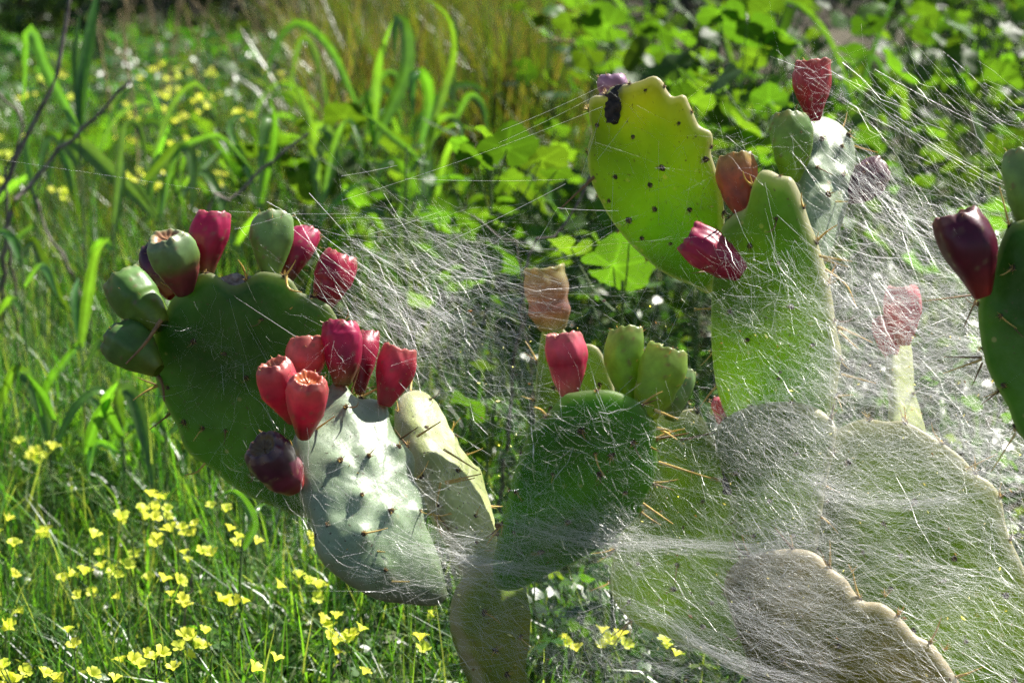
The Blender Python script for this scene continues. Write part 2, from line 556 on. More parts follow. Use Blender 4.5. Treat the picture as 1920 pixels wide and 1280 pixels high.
def pad(cactus, outline, d, n, T, mat, label=None, spacing=0.05, areoles=None, rim=True, bump=0.0030, warp=0.006, seed=0, rim_from=0.15, ring_pow=6.0, spiny=True, lump=0.0007):
    r = np.random.default_rng(seed + 100)
    O = np.array(outline, float)
    x, y = O[:, 0], O[:, 1]
    x1, y1 = np.roll(x, -1), np.roll(y, -1)
    cr = x * y1 - x1 * y
    A = cr.sum() / 2
    cx, cyy = ((x + x1) * cr).sum() / (6 * A), ((y + y1) * cr).sum() / (6 * A)
    P0 = U(cx, cyy, d)
    n = nrm(n)
    M = 144
    S = catmull(O, M, True)
    D = FWD[None] + ((S[:, 0] - 960) / 960 * TANX)[:, None] * RGT - ((S[:, 1] - 640) / 960 * TANX)[:, None] * UPV
    tt = ((P0 - C0) @ n) / (D @ n)
    W3 = C0 + tt[:, None] * D
    ey = nrm(UPV - (UPV @ n) * n)
    ex = np.cross(ey, n)
    L2 = np.stack([(W3 - P0) @ ex, (W3 - P0) @ ey], 1)

    def inv(px, py):
        dd = ray(px, py)
        t_ = ((P0 - C0) @ n) / (dd @ n)
        q = C0 + t_ * dd - P0
        return np.array([q @ ex, q @ ey])

    ang = np.arctan2(L2[:, 1], L2[:, 0])
    rad = np.linalg.norm(L2, axis=1)
    order = np.argsort(ang)
    angs, rads = ang[order], rad[order]

    def rim_r(a):
        return np.interp(a, np.concatenate([angs - 2 * np.pi, angs, angs + 2 * np.pi]), np.tile(rads, 3))

    if areoles is None:
        ar = []
        mx = rad.max()
        k = int(mx / spacing) + 2
        for i in range(-k, k + 1):
            for j in range(-k, k + 1):
                q = np.array([(i + 0.5 * (j % 2)) * spacing, j * spacing * 0.8]) + r.normal(0, spacing * 0.16, 2)
                if np.linalg.norm(q) < 0.86 * rim_r(math.atan2(q[1], q[0])):
                    ar.append(q)
        ar = np.array(ar).reshape(-1, 2)
    else:
        ar = np.array([inv(*a) for a in areoles]).reshape(-1, 2)
    ph = r.uniform(0, 6.28, 3)

    def warpf(q):
        s = rad.mean()
        return warp * (np.sin(q[..., 0] / s * 1.7 + ph[0]) * np.cos(q[..., 1] / s * 1.3 + ph[1]) + 0.5 * np.sin(q[..., 1] / s * 2.6 + ph[2])) + lump * (np.sin(q[..., 0] * 190 + 2.2 * np.sin(q[..., 1] * 83 + ph[0])) * np.sin(q[..., 1] * 160 + 1.7 * np.sin(q[..., 0] * 97 + ph[1])))

    def half(q, f):
        h = T / 2 * np.sqrt(np.maximum(0, 1 - f ** ring_pow)) * (0.86 + 0.14 * (1 - f * f))
        b = np.zeros(q.shape[:-1])
        for a in ar:
            b += np.exp(-((q - a) ** 2).sum(-1) / (2 * 0.0085 ** 2))
        return h, b * bump * (1 - f ** 8)

    K = 22
    fs = np.sin(np.pi / 2 * np.arange(1, K + 1) / K)
    V, idx = [np.zeros((1, 3))], 1
    TH = [np.zeros(2)]
    rings_f, rings_b = [], []
    cen = np.zeros(2)
    h0, b0 = half(cen[None], np.zeros(1))
    wp0 = warpf(cen[None])
    V[0] = (n * (wp0[0] + h0[0] + b0[0]))[None]
    V.append((n * (wp0[0] - h0[0]))[None])
    idx = 2
    for kk, f in enumerate(fs):
        q = L2 * f
        h, b = half(q, np.full(M, f))
        wq = warpf(q)
        base = q[:, :1] * ex + q[:, 1:] * ey
        V.append(base + (wq + h + b)[:, None] * n)
        TH.append(np.full(M * (2 if kk < K - 1 else 1), f ** 6))
        rings_f.append(np.arange(idx, idx + M)); idx += M
        if kk < K - 1:
            V.append(base + (wq - h - b * 0.6)[:, None] * n)
            rings_b.append(np.arange(idx, idx + M)); idx += M
    rings_b.append(rings_f[-1])
    Q, Tt = [], []
    for Rg, sgn, c in ((rings_f, 1, 0), (rings_b, -1, 1)):
        a = Rg[0]; b = np.roll(a, -1)
        Tt.append(np.stack([np.full(M, c), a, b] if sgn > 0 else [np.full(M, c), b, a], 1))
        for k in range(K - 1):
            a, b, c_, d_ = Rg[k], np.roll(Rg[k], -1), np.roll(Rg[k + 1], -1), Rg[k + 1]
            Q.append(np.stack([a, d_, c_, b] if sgn > 0 else [a, b, c_, d_], 1))
    me = mesh_np("pad", np.vstack(V), np.vstack(Q), np.vstack(Tt), np.repeat(np.concatenate(TH)[:, None], 3, 1))
    cl = np.array(cactus.location)
    o = obj("pad", me, mat, cactus, P0 - cl)
    if label:
        o["label"] = label
    # orientation fix: outline may run clockwise
    me.calc_loop_triangles()
    pd = Pad()
    pd.o, pd.P0, pd.n, pd.inv, pd.ex, pd.ey, pd.d = o, P0, n, inv, ex, ey, d

    def surf(q):
        f = min(0.999, np.linalg.norm(q) / rim_r(math.atan2(q[1], q[0])))
        h, b = half(np.array(q)[None], np.array([f]))
        return q[0] * ex + q[1] * ey + (warpf(np.array(q)[None])[0] + h[0] + b[0]) * n
    pd.surf = surf
    for a in ar:
        p = surf(a)
        obj("areole", random.choice(AREOLES), None, o, p - n * 0.0005, basis_from_z(nrm(n + r.normal(0, .15, 3))), r.uniform(0.0026, 0.0050))
        if spiny and r.random() < 0.4:
            obj("spine", random.choice(SPINES), None, o, p, basis_from_z(nrm(n * 0.7 + np.array([0, 0, -0.4]) + r.normal(0, .5, 3))), r.uniform(0.012, 0.03))
    if rim:
        per = np.concatenate([[0], np.cumsum(np.linalg.norm(np.diff(L2, axis=0), axis=1))])
        s = r.uniform(0.01, 0.03)
        ylo, yhi = L2[:, 1].min(), L2[:, 1].max()
        while s < per[-1]:
            k = int(np.searchsorted(per, s))
            if (L2[k, 1] - ylo) / (yhi - ylo) > rim_from:
                out = L2[k, 0] * ex + L2[k, 1] * ey
                at = out + warpf(L2[k][None])[0] * n
                obj("areole", random.choice(AREOLES), None, o, at - nrm(out) * 0.001, basis_from_z(nrm(nrm(out) + n * 0.5)), r.uniform(0.003, 0.005))
                for q_ in range(r.choice([0, 1, 1, 2, 3]) if spiny else 0):
                    obj("spine", random.choice(SPINES), None, o, at, basis_from_z(nrm(nrm(out) + n * r.uniform(0.2, 0.9) + r.normal(0, .3, 3))), r.uniform(0.018, 0.042))
            s += r.uniform(0.045, 0.065)
    return pd


def add_fix_normals(o):
    import bmesh
    bm = bmesh.new()
    bm.from_mesh(o.data)
    bmesh.ops.recalc_face_normals(bm, faces=bm.faces)
    bm.to_mesh(o.data)
    bm.free()


def spine(pd, x0, y0, x1, y1, d0=None, d1=None, mat=None, w=0.0016, curve=0.0, name="spine"):
    q = pd.inv(x0, y0)
    P = pd.P0 + q[0] * pd.ex + q[1] * pd.ey + pd.n * 0.008
    dd0 = (P - C0) @ FWD if d0 is None else d0
    a = U(x0, y0, dd0)
    b = U(x1, y1, dd0 - 0.02 if d1 is None else d1)
    mid = (a + b) / 2 + nrm(np.cross(b - a, FWD)) * curve * np.linalg.norm(b - a)
    pts = catmull([a, mid, b], 8)
    rad = np.linspace(w * 1.15, w * 0.4, 8)
    V, Q = tubes((pts - a)[None], rad[None], 5)
    obj(name, mesh_np(name, V, Q), mat or M_SPINE, pd.o, a - pd.P0)


def fruit(pd, bx, by, tx, ty, wpx, d, dtop=0.0, cols=None, label=None, cup=True, ribs=5, seed=0, wrinkle=0.0, rimw=0.80, cupcol=(0.32, 0.16, 0.08), neck=0.36, tmax=0.66, bristle=16, thru=0.3):
    """obovoid prickly pear: narrow base, swollen upper part, scalloped rim around a sunken navel"""
    r = np.random.default_rng(seed + 500 + int(bx * 3 + by))
    neck, tmax, rimw = neck * r.uniform(0.85, 1.3), tmax + r.uniform(-0.09, 0.07), rimw + r.uniform(-0.04, 0.04)
    bend = r.normal(0, 0.03, 2)
    a, b = U(bx, by, d), U(tx, ty, d + dtop)
    ax = b - a
    L = np.linalg.norm(ax)
    a = a - nrm(ax) * 0.006
    L += 0.006
    R = wpx / 2 * m_per_px(d)
    prof = [(0.0, neck * 0.8), (0.03, neck), (0.15, neck + 0.15), (0.3, neck + 0.34), (0.45, 0.88), (tmax - .06, 0.985), (tmax + 0.06, 1.0), (0.8, 0.97), (0.9, 0.90), (0.96, rimw + 0.03), (0.985, rimw - 0.02), (0.99, rimw - 0.10), (0.97, rimw - 0.20), (0.935, rimw - 0.30), (0.915, 0.28), (0.905, 0.0001)]
    pr = catmull(np.array(prof), 54)
    nu = 56
    th = np.arange(nu) / nu * 2 * np.pi
    ph = r.uniform(0, 6.28, 6)
    V, C = [], []
    cols = [np.array(c) for c in cols]
    inside = False
    sp_t, sp_a = r.uniform(0.25, 0.95, 16), r.uniform(0, 6.28, 16)
    bl = [(r.uniform(1, 5), r.uniform(2, 9), r.uniform(0, 6.28)) for _ in range(4)]
    for j, (t, rr) in enumerate(pr):
        if j > 4 and pr[j, 0] < pr[j - 1, 0] - 1e-6:
            inside = True
        rimf = math.exp(-((t - 0.98) / 0.09) ** 2)
        mod = 1 + 0.035 * np.cos(ribs * th + ph[0]) * (0.4 + t) + 0.02 * np.cos(3 * th + ph[1]) + rimf * 0.025 * np.cos(8 * th + ph[2])
        mod += wrinkle * (np.cos(13 * th + ph[3] + 3 * np.sin(t * 7)) * 0.5 + np.cos(7 * th + ph[4] + t * 9) * 0.5) * math.sin(math.pi * min(1, t))
        z = t * L + rimf * L * (0.009 * np.cos(8 * th + ph[2]) + 0.008 * np.cos(13 * th + ph[3]) + 0.02 * np.cos(2 * th + ph[5]))
        # tubercle bumps in spiral rows
        bumpv = 0.03 * np.maximum(0, np.cos(5 * th + t * 9)) ** 6 * np.maximum(0, math.cos(t * 16)) ** 2
        for (f1, f2, p0) in bl:
            mod = mod + 0.007 * np.sin(np.round(f1) * th + f2 * t + p0)
        spot = np.zeros(nu)
        if not inside:
            for st_, sa_ in zip(sp_t, sp_a):
                da = (th - sa_ + np.pi) % (2 * np.pi) - np.pi
                spot += np.exp(-((t - st_) / 0.022) ** 2 - (da * rr / 0.085) ** 2)
            mod = mod + 0.03 * spot + rimf * r.normal(0, 0.012, nu)
        rad = R * rr * (mod + bumpv)
        bw = L * math.sin(math.pi * min(1, t))
        V.append(np.stack([rad * np.cos(th) + bend[0] * bw, rad * np.sin(th) + bend[1] * bw, z], 1))
        k = t * (len(cols) - 1)
        i0 = min(len(cols) - 2, int(k))
        c = cols[i0] * (1 - (k - i0)) + cols[i0 + 1] * (k - i0)
        c = np.tile(c, (nu, 1)) * (1 + 0.12 * np.sin(th * 2 + ph[1] + t * 3))[:, None]
        blot = sum(np.sin(np.round(f1) * th * 1.0 + f2 * t * 1.6 + p0 * 2) for (f1, f2, p0) in bl) / 4
        c = c * (1 + 0.22 * blot)[:, None]
        c = c + (np.array((0.22, 0.15, 0.09)) - c) * np.clip(spot, 0, 0.85)[:, None]
        if inside:
            mixc = min(1, max(0, (rimw - rr) / 0.25))
            c = c * (1 - mixc) + np.array(cupcol) * mixc
        elif rimf > 0.6:
            c = c * 0.75 + np.array((0.5, 0.36, 0.24)) * 0.25 * (0.5 + 0.5 * np.cos(8 * th + ph[2]))[:, None]
        C.append(c)
    nv = len(pr)
    idx = np.arange(nu * nv).reshape(nv, nu)
    A_, B_, C_, D_ = idx[:-1], np.roll(idx[:-1], -1, 1), np.roll(idx[1:], -1, 1), idx[1:]
    Q = np.stack([A_, B_, C_, D_], -1).reshape(-1, 4)
    V = np.vstack(V); C = np.vstack(C)
    if bristle:
        K = bristle
        P = np.zeros((K, 2, 3))
        tb = np.where(r.random(K) < 0.65, r.uniform(0.93, 0.99, K), r.uniform(0.3, 0.9, K))
        aa = np.where(tb > 0.92, np.round(r.uniform(0, 8, K)) / 8 * 2 * np.pi, r.uniform(0, 6.28, K))
        rb = R * np.interp(tb, pr[:34, 0], pr[:34, 1])
        P[:, 0] = np.stack([rb * np.cos(aa), rb * np.sin(aa), tb * L], 1)
        dv = np.stack([np.cos(aa), np.sin(aa), 0.6 + r.normal(0, .4, K)], 1) + r.normal(0, .35, (K, 3))
        dv /= np.linalg.norm(dv, axis=1, keepdims=True)
        P[:, 1] = P[:, 0] + dv * r.uniform(0.002, 0.0065, K)[:, None]
        tv, tq = tubes(P, np.stack([np.full(K, 0.00045), np.full(K, 0.00012)], 1))
        Q = np.vstack([Q, tq + len(V)])
        V = np.vstack([V, tv])
        C = np.vstack([C, np.tile((0.55, 0.36, 0.14), (len(tv), 1))])
    C = np.concatenate([C, np.full((len(C), 1), thru)], 1)
    me = mesh_np("fruit", V, Q, None, C)
    q = Vector(ax).to_track_quat('Z', 'Y')
    o = obj("fruit", me, M_FRUIT, pd.o, a - pd.P0, q)
    if label:
        o["label"] = label
    return o


MAG = [(0.16, 0.12, 0.03), (0.30, 0.012, 0.045), (0.40, 0.018, 0.085), (0.42, 0.025, 0.10)]
CRIM = [(0.14, 0.03, 0.03), (0.28, 0.010, 0.035), (0.34, 0.014, 0.055), (0.36, 0.03, 0.06)]
SALM = [(0.30, 0.06, 0.06), (0.48, 0.06, 0.09), (0.56, 0.12, 0.115), (0.56, 0.18, 0.15)]
RED = [(0.16, 0.05, 0.03), (0.42, 0.02, 0.065), (0.50, 0.04, 0.09), (0.50, 0.13, 0.11)]
PURP = [(0.30, 0.05, 0.035), (0.15, 0.02, 0.04), (0.07, 0.012, 0.035), (0.06, 0.018, 0.035)]
OLIV = [(0.17, 0.25, 0.04), (0.15, 0.27, 0.05), (0.17, 0.31, 0.09), (0.22, 0.34, 0.13)]
DGRN = [(0.18, 0.23, 0.025), (0.12, 0.23, 0.03), (0.10, 0.22, 0.045), (0.14, 0.25, 0.07)]
LIME = [(0.20, 0.33, 0.025), (0.21, 0.37, 0.035), (0.21, 0.39, 0.06), (0.28, 0.42, 0.11)]
GPUR = [(0.10, 0.02, 0.03), (0.20, 0.03, 0.05), (0.22, 0.055, 0.05), (0.14, 0.23, 0.05), (0.17, 0.29, 0.10), (0.24, 0.33, 0.16)]
PKOL = [(0.34, 0.10, 0.06), (0.46, 0.13, 0.08), (0.48, 0.17, 0.09), (0.34, 0.32, 0.10)]
YPNK = [(0.26, 0.30, 0.09), (0.38, 0.20, 0.17), (0.36, 0.27, 0.17), (0.34, 0.38, 0.14)]
PINK = [(0.45, 0.16, 0.10), (0.55, 0.10, 0.13), (0.56, 0.10, 0.15), (0.56, 0.16, 0.18)]

# ---- cactus one: left and centre
base1 = U(960, 1500, 2.6); base1[2] = 0
cac1 = thing("prickly_pear_cactus", base1, "prickly pear cactus with magenta fruits on its left and centre pads, stem at bottom centre", "cactus")

stem1 = pad(cac1, [(846, 1118), (866, 1082), (895, 1058), (930, 1058), (962, 1080), (980, 1115), (972, 1150), (966, 1185), (962, 1215), (974, 1250), (990, 1290), (1010, 1350), (1030, 1450), (1030, 1560), (990, 1640), (940, 1640), (905, 1560), (910, 1450), (905, 1340), (892, 1280), (880, 1245), (862, 1222), (856, 1195), (842, 1165)],
            2.56, (0.68, -0.64, 0.34), 0.052, PAD_STEM, "olive brown lower stem of the centre cactus", areoles=[(878, 1150), (945, 1195), (920, 1265), (895, 1220)], rim=False, seed=1)
p1 = pad(cac1, [(297, 600), (289, 640), (290, 690), (298, 728), (313, 762), (334, 800), (346, 836), (372, 862), (402, 882), (432, 908), (472, 932), (520, 952), (562, 968), (610, 965), (650, 920), (668, 850), (670, 770), (660, 690), (645, 630), (622, 578), (600, 562), (580, 552), (562, 545), (546, 522), (520, 511), (490, 508), (472, 518), (455, 530), (436, 534), (418, 524), (402, 512), (386, 510), (372, 515), (358, 530), (340, 545), (322, 562), (312, 585)],
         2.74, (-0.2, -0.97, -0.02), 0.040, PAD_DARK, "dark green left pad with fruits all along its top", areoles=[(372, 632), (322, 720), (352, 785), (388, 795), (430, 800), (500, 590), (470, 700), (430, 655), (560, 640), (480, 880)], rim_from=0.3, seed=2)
p3 = pad(cac1, [(757, 742), (772, 730), (790, 734), (806, 752), (818, 785), (832, 818), (846, 852), (870, 880), (886, 892), (896, 930), (908, 965), (918, 1000), (922, 1035), (918, 1070), (905, 1095), (882, 1085), (860, 1040), (840, 1005), (815, 962), (800, 930), (786, 882), (772, 850), (764, 815), (756, 782)],
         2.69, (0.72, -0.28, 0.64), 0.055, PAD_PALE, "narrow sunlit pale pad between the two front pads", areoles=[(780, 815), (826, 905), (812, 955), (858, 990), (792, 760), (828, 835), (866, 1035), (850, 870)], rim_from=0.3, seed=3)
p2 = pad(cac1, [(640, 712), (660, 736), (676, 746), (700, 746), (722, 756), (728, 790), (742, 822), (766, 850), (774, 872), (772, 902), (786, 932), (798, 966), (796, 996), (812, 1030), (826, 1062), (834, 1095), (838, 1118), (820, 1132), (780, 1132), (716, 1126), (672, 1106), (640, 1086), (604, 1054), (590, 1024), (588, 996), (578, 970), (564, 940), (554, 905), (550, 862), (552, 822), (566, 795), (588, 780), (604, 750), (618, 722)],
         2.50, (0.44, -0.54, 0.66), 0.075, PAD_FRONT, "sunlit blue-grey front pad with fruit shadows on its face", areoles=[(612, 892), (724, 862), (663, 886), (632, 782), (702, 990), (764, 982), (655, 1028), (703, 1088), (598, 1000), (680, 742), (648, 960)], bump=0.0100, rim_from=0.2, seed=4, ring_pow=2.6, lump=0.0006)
p6b = pad(cac1, [(1020, 612), (1050, 610), (1080, 640), (1112, 645), (1130, 664), (1150, 720), (1158, 800), (1130, 900), (1080, 960), (1030, 900), (1005, 800), (1005, 700)],
          2.93, (-0.2, -0.95, 0.05), 0.028, PAD_OLIVE, "yellow olive pad standing behind the dark centre pad", seed=5)
p4 = pad(cac1, [(1075, 738), (1110, 734), (1150, 735), (1186, 748), (1206, 760), (1225, 785), (1228, 815), (1231, 850), (1226, 886), (1206, 930), (1200, 952), (1181, 976), (1166, 990), (1130, 1020), (1090, 1045), (1050, 1066), (1010, 1085), (965, 1105), (930, 1100), (926, 1062), (935, 1020), (945, 980), (955, 930), (965, 890), (971, 864), (988, 826), (990, 806), (1012, 790), (1040, 764), (1060, 743)],
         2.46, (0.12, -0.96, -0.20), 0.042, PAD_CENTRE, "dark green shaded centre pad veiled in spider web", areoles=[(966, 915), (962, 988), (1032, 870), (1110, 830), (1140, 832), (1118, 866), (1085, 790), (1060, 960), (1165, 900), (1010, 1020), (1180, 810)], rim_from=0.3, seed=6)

fruit(p1, 322, 550, 284, 462, 62, 2.78, 0.03, PURP, "dark purple fruit half hidden behind a green and purple one", thru=0.12)
fruit(p1, 344, 543, 309, 440, 90, 2.70, -0.035, GPUR, "green fruit turning purple towards its base", rimw=0.72, thru=0.2)
fruit(p1, 388, 508, 402, 398, 74, 2.72, 0.01, MAG, "magenta fruit at the top of the left pad", wrinkle=0.02)
fruit(p1, 509, 512, 515, 400, 82, 2.71, 0.015, OLIV, "pale olive green fruit at the top of the left pad", thru=0.3)
fruit(p1, 538, 528, 580, 432, 62, 2.76, 0.03, MAG, "magenta fruit leaning behind the olive one")
fruit(p1, 605, 574, 642, 476, 74, 2.71, 0.01, CRIM, "crimson fruit at the right shoulder of the left pad")
fruit(p1, 297, 607, 226, 522, 92, 2.72, 0.03, DGRN, "dark green fruit pointing up to the left", neck=0.42, thru=0.3)
fruit(p1, 292, 690, 214, 628, 92, 2.70, 0.02, DGRN, "green fruit low on the pad's left edge", neck=0.42, thru=0.3)
fruit(p2, 642, 714, 637, 602, 76, 2.56, 0.01, MAG, "tall magenta fruit at the top of the front pad", wrinkle=0.02)
fruit(p2, 676, 730, 690, 624, 56, 2.60, 0.03, CRIM)
fruit(p2, 722, 752, 750, 650, 74, 2.57, 0.005, SALM[:1] + RED[1:3] + SALM[2:3], "salmon red fruit at the right shoulder of the front pad", wrinkle=0.03, thru=0.34)
fruit(p2, 582, 722, 577, 630, 76, 2.58, 0.0, SALM, "salmon orange fruit behind two red ones", thru=0.34)
fruit(p2, 548, 784, 510, 678, 76, 2.50, -0.025, RED, "red fruit leaning left", rimw=0.74)
fruit(p2, 570, 812, 579, 708, 78, 2.46, -0.04, RED, "red fruit with an open orange navel facing the camera", rimw=0.74, cupcol=(0.55, 0.18, 0.06))
fruit(p2, 548, 906, 490, 834, 90, 2.46, -0.05, PURP, "dark purple fruit low on the pad's left edge", rimw=0.76, cupcol=(0.12, 0.07, 0.02), neck=0.5, wrinkle=0.02, thru=0.12)
fruit(p4, 1066, 734, 1055, 624, 78, 2.44, 0.0, PINK[:2] + CRIM[2:3] + PINK[2:], "rosy ribbed fruit at the centre pad's top", wrinkle=0.04)
fruit(p4, 1182, 744, 1175, 614, 74, 2.45, 0.01, LIME, "upright lime green fruit on the centre pad", thru=0.5)
fruit(p4, 1214, 772, 1254, 652, 88, 2.43, 0.01, LIME, "broad lime green fruit leaning right", neck=0.45, thru=0.5)
fruit(p4, 1258, 778, 1286, 690, 54, 2.50, 0.01, OLIV, thru=0.3)
fruit(p6b, 1036, 612, 1021, 500, 82, 2.89, 0.0, YPNK, "yellow and pink ribbed fruit behind the centre pad", ribs=6, rimw=0.86, neck=0.55, wrinkle=0.03, thru=0.5)
# brown scar on top of the left pad
sc = np.array([(0.030 * math.cos(a) * (1 + 0.2 * math.sin(3 * a)), 0.012 * math.sin(a) * (1 + .15 * math.cos(4 * a)), 0) for a in np.linspace(0, 2 * np.pi, 24, endpoint=False)])
SV = np.vstack([sc + np.array([0, 0, 0]), sc * 0.8 + np.array([0, 0, 0.007]), sc * 0.45 + np.array([0, 0, 0.003]), np.array([[0, 0, 0.0]])])
SV += rng.normal(0, 0.0008, SV.shape)
ii = np.arange(24)
SQ = np.vstack([np.stack([ii + k * 24, (ii + 1) % 24 + k * 24, (ii + 1) % 24 + (k + 1) * 24, ii + (k + 1) * 24], 1) for k in range(2)])
ST = np.stack([ii + 48, (ii + 1) % 24 + 48, np.full(24, 72)], 1)
sco = obj("scar", mesh_np("scar", SV, SQ, ST), M_SCAR, p1.o, U(440, 530, 2.715) - p1.P0, basis_from_z(nrm((0.15, -0.75, 0.7))))
sco["label"] = "rough brown scar where a fruit broke off"

for a in [(681, 742, 762, 700), (582, 812, 628, 780), (612, 892, 672, 886), (612, 895, 656, 872), (600, 1000, 652, 1030), (654, 1030, 722, 1034), (706, 1089, 768, 1090), (602, 1003, 640, 1034)]:
    spine(p2, *a)
for a in [(782, 818, 826, 790), (835, 903, 902, 888), (835, 906, 890, 896), (832, 842, 896, 882), (826, 905, 818, 950), (812, 955, 828, 1005), (860, 1028, 925, 1032)]:
    spine(p3, *a, d0=2.635, w=0.0016)
for a in [(930, 985, 960, 980), (925, 1000, 965, 1002)]:
    spine(p3, *a, d0=2.64, mat=M_SPINEB, w=0.003)
spine(p1, 384, 868, 345, 890, curve=0.15)
spine(p1, 288, 692, 308, 752, mat=M_SPINEB, curve=0.1, w=0.003)
spine(p1, 302, 600, 236, 682, d0=2.68, mat=M_SPINEB, w=0.003, curve=0.04)
spine(p1, 536, 514, 566, 548, curve=-0.25, w=0.002)
spine(p1, 526, 596, 548, 576, w=0.0018)
for a in [(1228, 768, 1272, 786), (1235, 866, 1332, 896), (1200, 940, 1262, 982), (1232, 802, 1262, 808), (1240, 806, 1270, 824), (1208, 832, 1236, 846)]:
    spine(p4, *a, w=0.0018)

# ---- cactus two: right, tall
base2 = U(1500, 1650, 2.72); base2[2] = 0
cac2 = thing("prickly_pear_cactus", base2, "tall web-draped prickly pear cactus on the right with a yellowing upper pad", "cactus")
p11 = pad(cac2, [(1550, 830), (1580, 800), (1620, 787), (1660, 792), (1695, 792), (1740, 816), (1775, 838), (1805, 862), (1830, 890), (1855, 905), (1876, 935), (1890, 1000), (1930, 1090), (1960, 1220), (1950, 1360), (1880, 1480), (1760, 1540), (1650, 1500), (1570, 1400), (1520, 1280), (1505, 1150), (1515, 1010), (1530, 910)],
          2.80, (-0.45, -0.90, -0.06), 0.050, PAD_OLIVE, "very large olive pad under thick web at lower right", seed=11, spacing=0.08)
p6 = pad(cac2, [(1205, 782), (1240, 776), (1275, 772), (1300, 768), (1318, 792), (1340, 822), (1372, 828), (1388, 858), (1404, 890), (1416, 950), (1430, 1040), (1440, 1130), (1440, 1230), (1400, 1260), (1330, 1220), (1260, 1190), (1190, 1160), (1150, 1110), (1150, 1050), (1170, 985), (1200, 900)],
         2.80, (-0.42, -0.92, -0.05), 0.042, PAD_OLIVE, "olive pad with a pale wavy edge behind the centre pad", seed=12, spacing=0.075)
p12 = pad(cac2, [(1512, 228), (1528, 216), (1550, 216), (1572, 226), (1586, 242), (1596, 266), (1598, 300), (1592, 332), (1586, 372), (1574, 420), (1560, 470), (1535, 510), (1508, 480), (1494, 420), (1488, 350), (1494, 290), (1502, 250)],
          2.74, (0.44, -0.66, 0.54), 0.040, PAD_GLAUC, "sunlit blue-grey pad at upper right carrying a crimson fruit", areoles=[(1556, 345), (1520, 275), (1575, 265), (1530, 380), (1556, 290), (1510, 330)], bump=0.008, seed=13)
p7 = pad(cac2, [(1108, 183), (1135, 178), (1147, 163), (1180, 157), (1205, 150), (1225, 142), (1240, 150), (1250, 170), (1262, 182), (1282, 178), (1291, 195), (1299, 215), (1310, 237), (1331, 248), (1335, 265), (1331, 285), (1340, 315), (1350, 340), (1356, 380), (1358, 420), (1354, 450), (1350, 490), (1345, 530), (1328, 552), (1300, 538), (1270, 526), (1240, 510), (1210, 485), (1180, 455), (1150, 415), (1130, 380), (1115, 350), (1105, 320), (1102, 280), (1110, 245), (1104, 215)],
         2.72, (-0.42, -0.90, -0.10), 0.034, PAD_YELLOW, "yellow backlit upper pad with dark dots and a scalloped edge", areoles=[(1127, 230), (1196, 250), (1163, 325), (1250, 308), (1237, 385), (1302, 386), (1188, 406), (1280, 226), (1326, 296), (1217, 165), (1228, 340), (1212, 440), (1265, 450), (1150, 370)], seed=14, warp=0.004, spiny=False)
p8 = pad(cac2, [(1352, 430), (1375, 402), (1400, 388), (1412, 345), (1425, 322), (1442, 322), (1462, 331), (1482, 336), (1498, 368), (1514, 418), (1528, 452), (1540, 490), (1550, 520), (1560, 566), (1570, 628), (1579, 662), (1573, 720), (1566, 770), (1555, 815), (1500, 840), (1430, 835), (1380, 800), (1350, 730), (1338, 650), (1335, 570), (1340, 490)],
         2.68, (-0.48, -0.88, -0.10), 0.058, PAD_MID, "broad green pad of the tall right cactus, lit along its right edge", areoles=[(1420, 450), (1475, 480), (1500, 560), (1420, 620), (1480, 690), (1385, 570), (1540, 630), (1425, 760), (1510, 770), (1468, 400)], seed=15)
p9 = pad(cac2, [(1345, 800), (1400, 765), (1480, 755), (1540, 770), (1568, 800), (1562, 850), (1548, 910), (1538, 970), (1532, 1030), (1520, 1080), (1460, 1110), (1410, 1080), (1385, 1010), (1372, 930), (1350, 860)],
         2.70, (-0.42, -0.90, -0.05), 0.055, PAD_MID, None, seed=16, spacing=0.075)
p10 = pad(cac2, [(1385, 1050), (1440, 1030), (1500, 1026), (1534, 1036), (1560, 1062), (1586, 1082), (1602, 1108), (1622, 1126), (1650, 1128), (1672, 1142), (1694, 1164), (1716, 1190), (1746, 1206), (1766, 1232), (1786, 1262), (1808, 1310), (1820, 1400), (1790, 1520), (1700, 1640), (1600, 1760), (1500, 1780), (1440, 1640), (1420, 1480), (1424, 1350), (1408, 1250), (1376, 1150), (1362, 1090)],
          2.62, (-0.40, -0.90, 0.12), 0.050, PAD_BROWN, "olive lowest pad with a pale wavy upper edge", seed=17, ring_pow=8, spacing=0.085)
p15 = pad(cac2, [(1668, 650), (1692, 628), (1710, 645), (1716, 690), (1712, 740), (1722, 790), (1730, 840), (1690, 856), (1664, 830), (1668, 780), (1666, 730), (1664, 690)],
          2.86, (0.55, -0.6, 0.5), 0.022, PAD_PALE, "small bright pad edge carrying two pink fruits", seed=18, spacing=0.08, rim=False)

